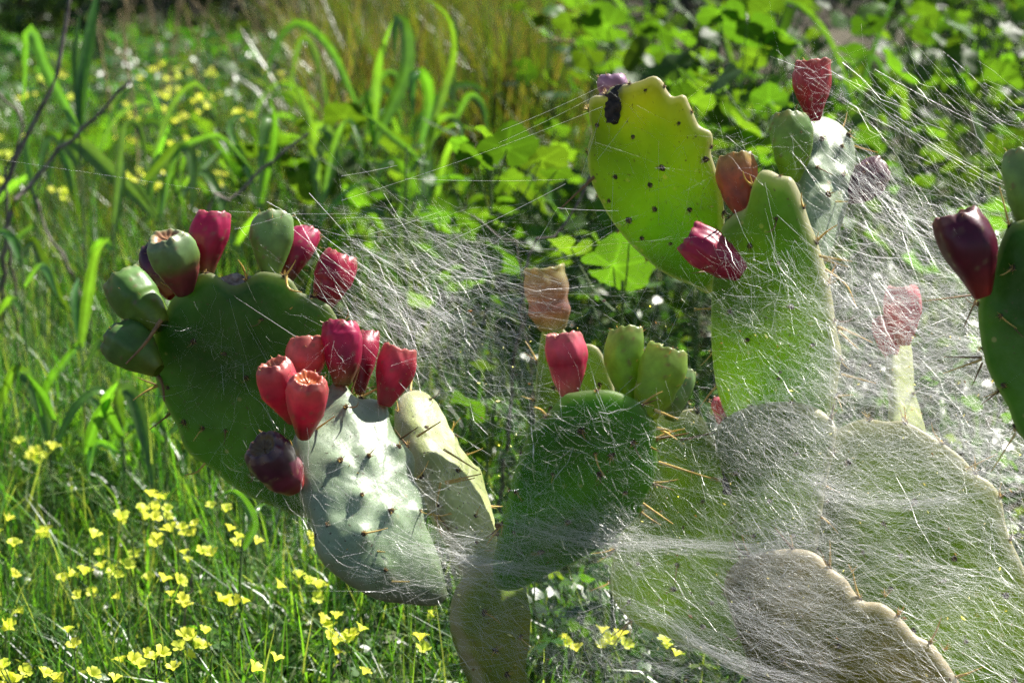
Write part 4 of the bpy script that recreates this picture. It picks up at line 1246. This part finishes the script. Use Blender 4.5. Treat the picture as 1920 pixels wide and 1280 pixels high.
# ------------------------------------------------------------------ dry sticks
STICKS = [
    ([(-30, 420), (0, 365), (40, 280), (85, 190), (112, 100), (128, 20), (136, -40)], 12, 4.25, "thick dark dry stick slanting up at the far upper left"),
    ([(10, 440), (60, 345), (130, 265), (200, 205), (240, 150)], 11, 4.25, "grey dry stick leaning right at upper left"),
    ([(-10, 170), (28, 200), (42, 240), (26, 300), (10, 350)], 7, 4.25, "thin crooked dry twig at the left border"),
    ([(390, 400), (440, 370), (500, 310), (578, 250)], 9, 4.25, "pale dry stick behind the magenta fruit"),
    ([(60, 350), (75, 400), (90, 440), (130, 500)], 8, 4.6, "grey forked dry twig below the slanting stick"),
    ([(312, 260), (320, 120), (336, -10)], 6, 7.5, "thin brown dead stem standing in the far grass, left of centre"),
    ([(220, 200), (232, 90), (244, -10)], 6, 7.8, "thin brown dead stem at the upper left, near the folded grass"),
    ([(440, 120), (470, 60), (505, 0)], 6, 7.5, "leaning brown dead stem near the dark bushes"),
    ([(1008, 78), (1045, 76), (1080, 78)], 4, 5.0, "pale straw lying level at upper centre"),
    ([(985, 520), (1040, 440), (1080, 380), (1112, 325)], 8, 3.4, "grey-green dead stem leaning against the yellow pad"),
    ([(880, 395), (930, 450), (975, 500)], 5, 3.5, "dark bent stem between the left and centre fruits"),
    ([(362, 1080), (350, 1150), (340, 1240)], 7, 3.15, "dark dead stalk standing in the lower left meadow"),
    ([(620, 1280), (640, 1230), (655, 1180)], 4, 3.0, "thin dark twig below the front pad"),
]
for pts, wpx, d, lab in STICKS:
    P = [U(x, y, d) for x, y in pts]
    low = min(P, key=lambda p: p[2])
    if low[2] > 0.05 and "straw" not in lab:
        if low is P[0]:
            P.insert(0, np.array([low[0] + (P[0] - P[1])[0] * 1.2, low[1] + 0.1, -0.02]))
        else:
            P.append(np.array([low[0] + (P[-1] - P[-2])[0] * 1.2, low[1] + 0.1, -0.02]))
    base = min(P, key=lambda p: p[2])
    n = 28
    C = catmull(np.array(P) - base, n)
    C += rng.normal(0, 0.003, C.shape)
    thick = 1.0 if P[0][2] < P[-1][2] else -1.0
    rad = wpx / 2 * m_per_px(d) * np.linspace(1.25, 0.6, n)[::int(thick)]
    V, Q = tubes(C[None], rad[None] * (1 + rng.normal(0, .06, n)), 7)
    o = obj("dry_stick", mesh_np("dry_stick", V, Q), M_STRAW if ("straw" in lab or "brown" in lab) else M_STICK, None, base)
    tag(o, lab, "stick", "dry sticks")

for k in range(26):
    px = random.uniform(180, 1060)
    d = random.uniform(5.8, 8.4)
    hh = random.uniform(0.5, 0.95)
    x = (px - 960) / 960 * TANX * d
    y = (d - CAM_H * math.sin(PITCH)) / math.cos(PITCH)
    P = [np.array([0, 0, -0.02]), np.array([random.uniform(-.04, .04), 0, hh * 0.5]), np.array([random.uniform(-.16, .16), random.uniform(-.1, .1), hh])]
    side = random.uniform(-.12, .12)
    C1 = catmull(P, 14)
    C2 = catmull([C1[7], C1[7] + np.array([side * .6, 0, hh * 0.12]), C1[7] + np.array([side, 0, hh * 0.3])], 14)
    V, Q = tubes(np.stack([C1, C2]), np.stack([np.linspace(0.0055, 0.002, 14), np.linspace(0.003, 0.0012, 14)]), 5)
    o = obj("dead_weed", mesh_np("dead_weed", V, Q), M_STRAW, None, (x, y, 0))
    tag(o, place_label("forked straw-brown dead weed", px, d, 7.0), "weed", "dead weeds in the far grass", "thing")

# ------------------------------------------------------------------ far shrubs
def shrub(x, y, w_, h, n, c0, label, leaf=0.035):
    base = np.array([x, y, 0.0])
    th = thing("shrub", base, label, "shrub", "shrubs behind the meadow")
    P, R_ = [], []
    for k in range(7):
        e = np.array([random.uniform(-.35, .35) * w_, random.uniform(-.3, .3) * w_, h * random.uniform(0.6, 0.9)])
        P.append(catmull([np.array([0, 0, -0.05]), e * np.array([.35, .35, .5]), e], 7)); R_.append(np.linspace(0.03, 0.008, 7))
    V, Q = tubes(np.array(P), np.array(R_), 6)
    obj("trunk", mesh_np("trunk", V, Q), M_STICK, th)
    nc = 26
    cc = rng.normal(0, 1, (nc, 3)); cc /= np.linalg.norm(cc, axis=1, keepdims=True)
    cc *= rng.uniform(0.35, 1, (nc, 1)) ** 0.5
    cc = cc * np.array([w_ / 2, w_ / 2, h * 0.5]) + np.array([0, 0, h * 0.52])
    p = cc[rng.integers(0, nc, n)] + rng.normal(0, 0.16, (n, 3)) * np.array([1, 1, .8])
    p[:, 2] = np.abs(p[:, 2])
    nn = rng.normal(0, .6, (n, 3)) + np.array([0, 0, .7]); nn /= np.linalg.norm(nn, axis=1, keepdims=True)
    u = np.cross(nn, rng.normal(0, 1, (n, 3))); u /= np.linalg.norm(u, axis=1, keepdims=True)
    v = np.cross(nn, u)
    s = leaf * rng.uniform(.6, 1.4, (n, 1))
    V = np.stack([p - u * s, p + v * s * .5 + nn * s * .12, p + u * s, p - v * s * .5 + nn * s * .12], 1).reshape(-1, 3)
    Q = np.arange(n * 4).reshape(-1, 4)
    col = np.repeat(np.array(c0)[None] * rng.uniform(.6, 1.4, (n, 1)), 4, 0)
    obj("crown", mesh_np("crown", V, Q, None, col, smooth=False), M_SHRUB, th)


shrub(-1.15, 10.3, 1.7, 1.2, 5200, (0.020, 0.045, 0.020), "dark shaded bush at the top edge, left of centre")
shrub(-0.35, 10.6, 1.3, 1.1, 3800, (0.030, 0.055, 0.020), "dark bush at the top edge near the centre")
shrub(-2.5, 10.0, 1.7, 1.1, 4500, (0.05, 0.11, 0.03), "green bush at the far upper left corner")
shrub(0.9, 9.2, 1.6, 1.2, 5000, (0.035, 0.085, 0.022), "green bush at the top edge behind the yellow pad")
shrub(2.2, 9.0, 1.6, 1.3, 5000, (0.04, 0.095, 0.022), "green bush at the upper right corner")
for i, x in enumerate((-4.6, -3.0, -1.6, -0.2, 1.4, 3.0, 4.6)):
    shrub(x, 12.2 + 0.4 * (i % 2), 2.4, 2.0, 3600, (0.025, 0.055, 0.02), "dark tall bush in the hedge closing off the meadow", 0.045)


# ------------------------------------------------------------------ grass and weeds (uncountable)
def sample_ground(n, d0, d1, px0, px1, power=1.0):
    u = rng.random(n) ** power
    d = d0 + (d1 - d0) * u
    px = rng.uniform(px0, px1, n)
    h = 0.0
    x = (px - 960) / 960 * TANX * d
    y = (d + (h - CAM_H) * math.sin(PITCH)) / math.cos(PITCH)
    return x, y


def grass_mass(name, n, d0, d1, px0, px1, h0, h1, w0, w1, cols, bend, label, segs=3, power=1.0, clump=0):
    x, y = sample_ground(n, d0, d1, px0, px1, power)
    if clump:
        cx, cyy = sample_ground(clump, d0, d1, px0, px1, power)
        k = rng.integers(0, clump, n)
        x = cx[k] + rng.normal(0, 0.045, n)
        y = cyy[k] + rng.normal(0, 0.045, n)
    h = rng.uniform(h0, h1, n)
    wd = rng.uniform(w0, w1, n)
    a = rng.uniform(0, 2 * np.pi, n)
    b = np.abs(rng.normal(bend, bend * 0.6, n))
    t = np.linspace(0, 1, segs + 1)
    # arc: lean angle grows along the blade
    angl = b[:, None] * t[None] ** 1.2 * 1.5
    ds = h[:, None] / segs
    dx = np.cumsum(np.sin(angl) * ds, 1) - np.sin(angl[:, :1]) * ds
    dz = np.cumsum(np.cos(angl) * ds, 1) - np.cos(angl[:, :1]) * ds
    P = np.stack([x[:, None] + dx * np.cos(a)[:, None], y[:, None] + dx * np.sin(a)[:, None], dz - 0.01], -1)
    sa = a + np.pi / 2 + rng.normal(0, .5, n)
    S = np.stack([np.cos(sa), np.sin(sa), np.zeros(n)], -1)
    ww = wd[:, None] * np.clip((1 - t) / 0.6, 0.04, 1)[None] / 2
    V = np.stack([P - S[:, None] * ww[..., None], P + S[:, None] * ww[..., None]], 2)
    idx = np.arange(n * (segs + 1) * 2).reshape(n, segs + 1, 2)
    Q = np.stack([idx[:, :-1, 0], idx[:, :-1, 1], idx[:, 1:, 1], idx[:, 1:, 0]], -1).reshape(-1, 4)
    cols = np.array(cols)
    c = cols[rng.integers(0, len(cols), n)] * rng.uniform(.7, 1.3, (n, 1))
    c = np.repeat(c, (segs + 1) * 2, 0)
    o = obj(name, mesh_np(name, V, Q, None, c), M_LEAFCOL)
    tag(o, label, "grass", kind="stuff")


G1B = [(0.050, 0.145, 0.022), (0.075, 0.18, 0.03), (0.028, 0.085, 0.015), (0.10, 0.18, 0.045), (0.16, 0.20, 0.09), (0.04, 0.12, 0.02)]
G1 = [(0.035, 0.10, 0.016), (0.06, 0.14, 0.02), (0.022, 0.065, 0.013), (0.08, 0.125, 0.03)]
G2 = [(0.05, 0.085, 0.015), (0.07, 0.085, 0.016), (0.085, 0.08, 0.025), (0.04, 0.085, 0.015), (0.05, 0.09, 0.016), (0.12, 0.10, 0.05)]
G3 = [(0.035, 0.10, 0.018), (0.055, 0.13, 0.022), (0.065, 0.095, 0.02)]
grass_mass("meadow_grass", 14000, 2.9, 4.6, -150, 1000, 0.08, 0.32, 0.003, 0.006, G1B, 0.75, "fine green grass of the lower left meadow", clump=500)
grass_mass("drooping_grass", 5200, 3.7, 5.0, -150, 480, 0.2, 0.5, 0.003, 0.006, G1B + [(0.14, 0.18, 0.08)], 0.9, "fine drooping grass tufts along the left border", clump=40)
grass_mass("weedy_grass", 6000, 3.0, 7.0, 900, 2050, 0.12, 0.36, 0.004, 0.008, G1, 0.6, "shaded grass growing behind the right cactus", clump=200)
grass_mass("middle_grass", 10000, 4.6, 7.0, -100, 1100, 0.15, 0.52, 0.003, 0.008, G3 + G3 + G2[:3], 0.5, "green and olive grass in the middle of the meadow", clump=130)
grass_mass("dry_grass", 5000, 6.2, 8.6, 600, 1080, 0.35, 0.8, 0.006, 0.013, G2, 0.4, "tall olive and straw-coloured grass at the top centre", clump=80)
grass_mass("far_grass", 8000, 6.8, 10.0, -150, 1000, 0.12, 0.32, 0.006, 0.012, G3, 0.5, "bright far grass across the top of the picture", clump=260)


def leaf_mass(name, n, d0, d1, px0, px1, z0, z1, size, cols, label, tri=True, cat="weeds"):
    x, y = sample_ground(n, d0, d1, px0, px1)
    z = rng.uniform(z0, z1, n) * rng.uniform(.4, 1, n)
    p = np.stack([x, y, z], 1)
    V, Q, C = [], [], []
    cols = np.array(cols)
    c = cols[rng.integers(0, len(cols), n)] * rng.uniform(.7, 1.3, (n, 1))
    nn = rng.normal(0, .4, (n, 3)) + np.array([0, 0, 1.0]); nn /= np.linalg.norm(nn, axis=1, keepdims=True)
    u0 = np.cross(nn, rng.normal(0, 1, (n, 3))); u0 /= np.linalg.norm(u0, axis=1, keepdims=True)
    v0 = np.cross(nn, u0)
    s = size * rng.uniform(.6, 1.4, (n, 1))
    off = 0
    for k in range(3 if tri else 1):
        a = k * 2 * np.pi / 3
        u = u0 * math.cos(a) + v0 * math.sin(a)
        v = -u0 * math.sin(a) + v0 * math.cos(a)
        pts = [p, p + u * s * .55 - v * s * .42, p + u * s - v * s * .34 - nn * s * .2, p + u * s * .86, p + u * s - nn * s * .2 + v * s * .34, p + u * s * .55 + v * s * .42]
        V.append(np.stack(pts, 1).reshape(-1, 3))
        i = np.arange(n)[:, None] * 6 + off
        Q.append(np.vstack([i + np.array([[0, 1, 2, 3]]), i + np.array([[0, 3, 4, 5]])]))
        C.append(np.repeat(c, 6, 0))
        off += n * 6
    o = obj(name, mesh_np(name, np.vstack(V), np.vstack(Q), None, np.vstack(C)), M_LEAFCOL)
    tag(o, label, cat, kind="stuff")


leaf_mass("clover_leaves", 8000, 2.8, 4.8, -150, 1250, 0.02, 0.16, 0.016, G1B, "low clover-like leaves carpeting the lower left meadow")
leaf_mass("leafy_weeds", 7000, 3.0, 7.0, 900, 2050, 0.03, 0.3, 0.022, G1, "small-leaved weeds filling the gaps behind the right cactus")
leaf_mass("far_weeds", 7000, 6.6, 9.0, -150, 640, 0.05, 0.28, 0.034, G3, "bright fuzzy weeds at the far upper left")
leaf_mass("middle_weeds", 4000, 4.6, 7.0, -100, 1100, 0.02, 0.22, 0.022, G1, "leafy undergrowth between the grass shoots")


# ------------------------------------------------------------------ spider webs
WEB = 0.86


def web(name, specs, label, bundles=(), lines=()):
    """specs: (n, x0, y0, x1, y1, angle deg, sd deg, len px mean, radius mm, dmin, dmax, kink)"""
    Vs, Qs, off = [], [], 0

    def push(P, r):
        nonlocal off
        V, Q = tubes(P, r)
        Vs.append(V); Qs.append(Q + off); off += len(V)

    def unproj(x, y, d):
        return C0 + d[..., None] * (FWD + ((x - 960) / 960 * TANX)[..., None] * RGT - ((y - 640) / 960 * TANX)[..., None] * UPV)

    for (n, x0, y0, x1, y1, ang, sd, ln, rad, dm, dM, kink) in specs:
        n = max(4, int(n * WEB))
        # clustered starting points so that threads gather in strands and leave gaps
        nc = max(6, n // 14)
        cx, cyy = rng.uniform(x0, x1, nc), rng.uniform(y0, y1, nc)
        k = rng.integers(0, nc, n)
        mixm = rng.random(n) < 0.65
        sx, sy = (x1 - x0), (y1 - y0)
        x = np.where(mixm, cx[k] + rng.normal(0, 26, n), rng.uniform(x0, x1, n))
        y = np.where(mixm, cyy[k] + rng.normal(0, 14, n), rng.uniform(y0, y1, n))
        # soft borders
        keep = (x > x0 - 30) & (x < x1 + 30) & (y > y0 - 30) & (y < y1 + 30)
        x, y = x[keep], y[keep]
        m = len(x)
        if m == 0:
            continue
        a = np.radians(rng.normal(ang, sd * 1.25, m)) + np.where(rng.random(m) < (0.18 if ln < 100 else 0.0), rng.normal(0, 0.9, m), 0) + 0.25 * np.sin(x / 130 + y / 210)
        L = ln * 1.3 * np.exp(rng.normal(-0.15, 0.6, m))
        K = 6
        t = np.linspace(-.5, .5, K)
        dc = rng.uniform(dm, dM, m)
        dd = dc[:, None] + (rng.normal(0, 0.035, m) * L / 100)[:, None] * t[None]
        X = x[:, None] + np.cos(a)[:, None] * L[:, None] * t + rng.normal(0, kink, (m, K)) * L[:, None] * 0.05
        Yy = y[:, None] + np.sin(a)[:, None] * L[:, None] * t + (0.25 - t ** 2)[None] * L[:, None] * np.abs(rng.normal(0, 0.22, m))[:, None] + rng.normal(0, kink, (m, K)) * L[:, None] * 0.05
        wob = np.cumsum(rng.normal(0, 1, (m, K)), 1)
        wob -= wob.mean(1, keepdims=True)
        X = X - np.sin(a)[:, None] * wob * L[:, None] * 0.030
        Yy = Yy + np.cos(a)[:, None] * wob * L[:, None] * 0.030
        P = unproj(X, Yy, dd)
        push(P, (rad * 0.37e-3 * np.exp(rng.normal(-0.2, 0.5, m)) * np.where(rng.random(m) < 0.08, 2.2, 1.0))[:, None] * np.exp(rng.normal(-0.1, 0.45, (m, K))))
    for (pts, d, n, spread, rad) in bundles:
        Bp = catmull(np.array(pts, float), 40)
        Ltot = len(Bp)
        for q in range(int(n * 0.55)):
            ln = random.randint(7, 22)
            s = random.randint(0, max(0, Ltot - ln))
            seg = Bp[s:s + ln]
            ii = np.linspace(0, ln - 1, 6).astype(int)
            seg = seg[ii] + rng.normal(0, spread, 2)[None] * np.array([1, 0.9]) + rng.normal(0, spread * 0.4, (6, 2)) + np.linspace(-1, 1, 6)[:, None] * rng.normal(0, spread, 2)[None] * np.array([0, 1.0])
            P = unproj(seg[:, 0], seg[:, 1], d + rng.normal(0, 0.012) + np.zeros(6))
            push(P[None], np.array([rad * 0.75e-3 * random.uniform(.5, 1.3)]))
    for (xa, ya, xb, yb, d, rad) in lines:
        t = np.linspace(0, 1, 9)
        X = xa + (xb - xa) * t
        Yy = ya + (yb - ya) * t + 4 * t * (1 - t) * math.hypot(xb - xa, yb - ya) * 0.012
        P = unproj(X, Yy, d + 0.05 * (t - .5) * random.uniform(-1, 1))
        push(P[None], np.array([rad * 0.7e-3]))
    o = obj(name, mesh_np(name, np.vstack(Vs), np.vstack(Qs)), M_SILK)
    tag(o, label, "spider web", kind="stuff")


web("spider_web", [
    (240, 670, 470, 1010, 640, 24, 10, 170, 0.16, 2.55, 2.78, 0.05),
    (420, 650, 480, 1000, 760, 28, 25, 110, 0.13, 2.55, 2.75, 0.1),
    (500, 740, 560, 1010, 820, 30, 30, 90, 0.13, 2.55, 2.72, 0.15),
    (150, 640, 380, 1150, 520, -6, 9, 190, 0.09, 2.55, 2.7, 0.03),
    (450, 850, 520, 1300, 760, 20, 50, 70, 0.13, 2.6, 2.72, 0.4),
], "web strands stretched between the left fruits and the centre pad",
    bundles=[([(640, 460), (720, 480), (800, 490), (900, 510)], 2.66, 60, 9, 0.13), ([(650, 480), (760, 560), (860, 600), (960, 615)], 2.64, 50, 10, 0.13), ([(930, 960), (890, 930), (850, 860), (800, 790)], 2.6, 40, 12, 0.13)],
    lines=[(640, 376, 1130, 200, 2.64, .25), (640, 330, 745, 310, 2.66, .25), (935, 268, 1120, 178, 2.66, .25), (940, 245, 1132, 160, 2.66, .3), (800, 470, 1060, 345, 2.6, .38), (690, 440, 830, 395, 2.64, .28), (760, 335, 1070, 336, 2.64, .2), (660, 455, 1140, 690, 2.62, .22), (690, 520, 1000, 660, 2.62, .22), (440, 430, 560, 396, 2.69, .22), (430, 396, 670, 400, 2.7, .2), (800, 600, 930, 540, 2.62, .3), (930, 540, 985, 500, 2.64, .3), (1060, 390, 1105, 470, 2.62, .25), (1045, 390, 1010, 450, 2.62, .25), (1045, 390, 1160, 395, 2.6, .3), (600, 430, 700, 455, 2.68, .22), (550, 430, 720, 560, 2.68, .2), (575, 450, 690, 610, 2.68, .2)])
web("spider_web", [
    (200, 330, 560, 640, 900, 60, 50, 70, 0.12, 2.66, 2.71, 0.5),
    (150, 440, 680, 640, 960, 70, 40, 50, 0.16, 2.45, 2.68, 0.5),
    (420, 380, 880, 600, 1010, 50, 40, 60, 0.09, 2.66, 2.76, 0.3),
], "sparse tangled web across the dark left pad",
    lines=[(410, 510, 560, 780, 2.69, .2), (460, 590, 530, 720, 2.69, .18), (530, 560, 590, 620, 2.69, .2), (415, 685, 420, 740, 2.69, .35), (430, 560, 470, 700, 2.69, .18)])
web("spider_web", [
    (900, 960, 740, 1240, 1080, 28, 35, 60, 0.13, 2.37, 2.42, 0.25),
    (700, 930, 960, 1210, 1060, 18, 22, 70, 0.12, 2.38, 2.44, 0.15),
    (500, 690, 990, 960, 1110, 14, 16, 90, 0.13, 2.40, 2.50, 0.12),
    (900, 840, 1060, 1210, 1280, 22, 22, 85, 0.13, 2.38, 2.52, 0.2),
    (350, 560, 800, 850, 1080, 20, 45, 60, 0.11, 2.40, 2.46, 0.2),
], "web veil over the dark centre pad and the bottom stem",
    bundles=[([(700, 1000), (780, 1030), (900, 1050), (1010, 1075), (1100, 1080)], 2.44, 130, 9, 0.16), ([(930, 960), (1000, 985), (1100, 1012), (1250, 1022), (1400, 1032), (1530, 1022)], 2.42, 220, 9, 0.16), ([(850, 1075), (950, 1110), (1040, 1150), (1150, 1190)], 2.45, 70, 16, 0.15)])
web("spider_web", [
    (1700, 1180, 760, 1600, 1120, 27, 18, 75, 0.13, 2.50, 2.62, 0.15),
    (700, 1330, 560, 1600, 820, 24, 30, 65, 0.12, 2.52, 2.64, 0.2),
    (4600, 1380, 800, 1950, 1290, 25, 17, 75, 0.14, 2.42, 2.60, 0.1),
    (1700, 1100, 1000, 1560, 1290, 25, 18, 85, 0.14, 2.42, 2.58, 0.1),
    (1700, 1540, 640, 1950, 900, 22, 24, 80, 0.14, 2.42, 2.62, 0.15),
    (1400, 1300, 700, 1900, 1250, 40, 60, 40, 0.15, 2.42, 2.55, 0.5),
    (1300, 1340, 480, 1580, 1040, 32, 40, 55, 0.13, 2.50, 2.60, 0.3),
    (900, 1560, 480, 1900, 820, 20, 40, 60, 0.13, 2.45, 2.62, 0.3),
], "thick white web blanket over the lower right pads",
    bundles=[([(1150, 1140), (1240, 1155), (1320, 1210), (1420, 1255), (1560, 1290)], 2.45, 260, 10, 0.17), ([(1480, 880), (1600, 930), (1720, 940), (1880, 920)], 2.48, 200, 9, 0.15), ([(1340, 780), (1450, 790), (1560, 800), (1640, 800)], 2.55, 120, 20, 0.11), ([(1130, 1240), (1220, 1250), (1330, 1280)], 2.4, 100, 9, 0.15), ([(1300, 1120), (1440, 1180), (1580, 1250)], 2.45, 120, 12, 0.16), ([(1560, 1010), (1700, 1060), (1900, 1100)], 2.46, 120, 14, 0.15)])
web("spider_web", [
    (460, 1570, 160, 1920, 480, 33, 11, 120, 0.13, 2.45, 2.62, 0.05),
    (900, 1570, 380, 1920, 680, 28, 20, 110, 0.14, 2.42, 2.62, 0.1),
    (900, 1560, 500, 1860, 760, 22, 22, 90, 0.14, 2.45, 2.62, 0.15),
    (220, 1300, 260, 1600, 600, 35, 50, 70, 0.11, 2.60, 2.66, 0.15),
    (200, 1110, 200, 1360, 520, 60, 50, 80, 0.09, 2.66, 2.70, 0.1),
    (60, 1490, 110, 1570, 220, 40, 60, 60, 0.12, 2.66, 2.69, 0.1),
], "fanning web strands on the upper right between the tall cactus and the right edge",
    bundles=[([(1560, 560), (1680, 555), (1820, 550)], 2.55, 90, 12, 0.14)],
    lines=[(1555, 130, 1690, 215, 2.66, .22), (1540, 125, 1680, 190, 2.66, .2), (1640, 130, 1850, 240, 2.64, .2), (1820, 190, 1880, 235, 2.6, .28), (1600, 160, 1780, 300, 2.64, .22), (1700, 240, 1880, 340, 2.6, .22), (1770, 340, 1690, 400, 2.6, .22), (1745, 400, 1600, 300, 2.6, .2), (1130, 200, 1090, 330, 2.68, .25), (1180, 220, 1120, 300, 2.68, .3), (1180, 200, 1235, 260, 2.68, .2), (1235, 260, 1235, 420, 2.68, .18), (1280, 275, 1300, 330, 2.68, .18), (1150, 320, 1146, 440, 2.68, .2), (1215, 360, 1265, 345, 2.68, .25)])

# small dry flecks caught in the web
nfl = 520
fx = np.concatenate([rng.uniform(1180, 1920, 330), rng.uniform(850, 1300, 190)])
fy = np.concatenate([rng.uniform(620, 1280, 330), rng.uniform(560, 1280, 190)])
fd = rng.uniform(2.44, 2.6, nfl)
pc = C0 + fd[:, None] * (FWD + ((fx - 960) / 960 * TANX)[:, None] * RGT - ((fy - 640) / 960 * TANX)[:, None] * UPV)
u = rng.normal(0, 1, (nfl, 3)); u /= np.linalg.norm(u, axis=1, keepdims=True)
v = np.cross(u, rng.normal(0, 1, (nfl, 3))); v /= np.linalg.norm(v, axis=1, keepdims=True)
ww = np.cross(u, v)
s = rng.uniform(0.0007, 0.0028, (nfl, 1)) * np.where(rng.random((nfl, 1)) < .1, 1.8, 1)
V = np.stack([pc + u * s, pc - u * s, pc + v * s * .5, pc - v * s * .5, pc + ww * s * .3, pc - ww * s * .3], 1).reshape(-1, 3)
fc = np.array([(0, 2, 4), (2, 1, 4), (1, 3, 4), (3, 0, 4), (2, 0, 5), (1, 2, 5), (3, 1, 5), (0, 3, 5)])
Tt = (np.arange(nfl)[:, None, None] * 6 + fc[None]).reshape(-1, 3)
cc = np.array([(0.6, 0.55, 0.45), (0.3, 0.2, 0.1), (0.7, 0.68, 0.62), (0.10, 0.07, 0.05)])[rng.integers(0, 4, nfl)]
o = obj("web_debris", mesh_np("web_debris", V, None, Tt, np.repeat(cc, 6, 0), smooth=False), M_LEAFCOL)
tag(o, "tiny dry flecks caught in the spider web", "debris", kind="stuff")
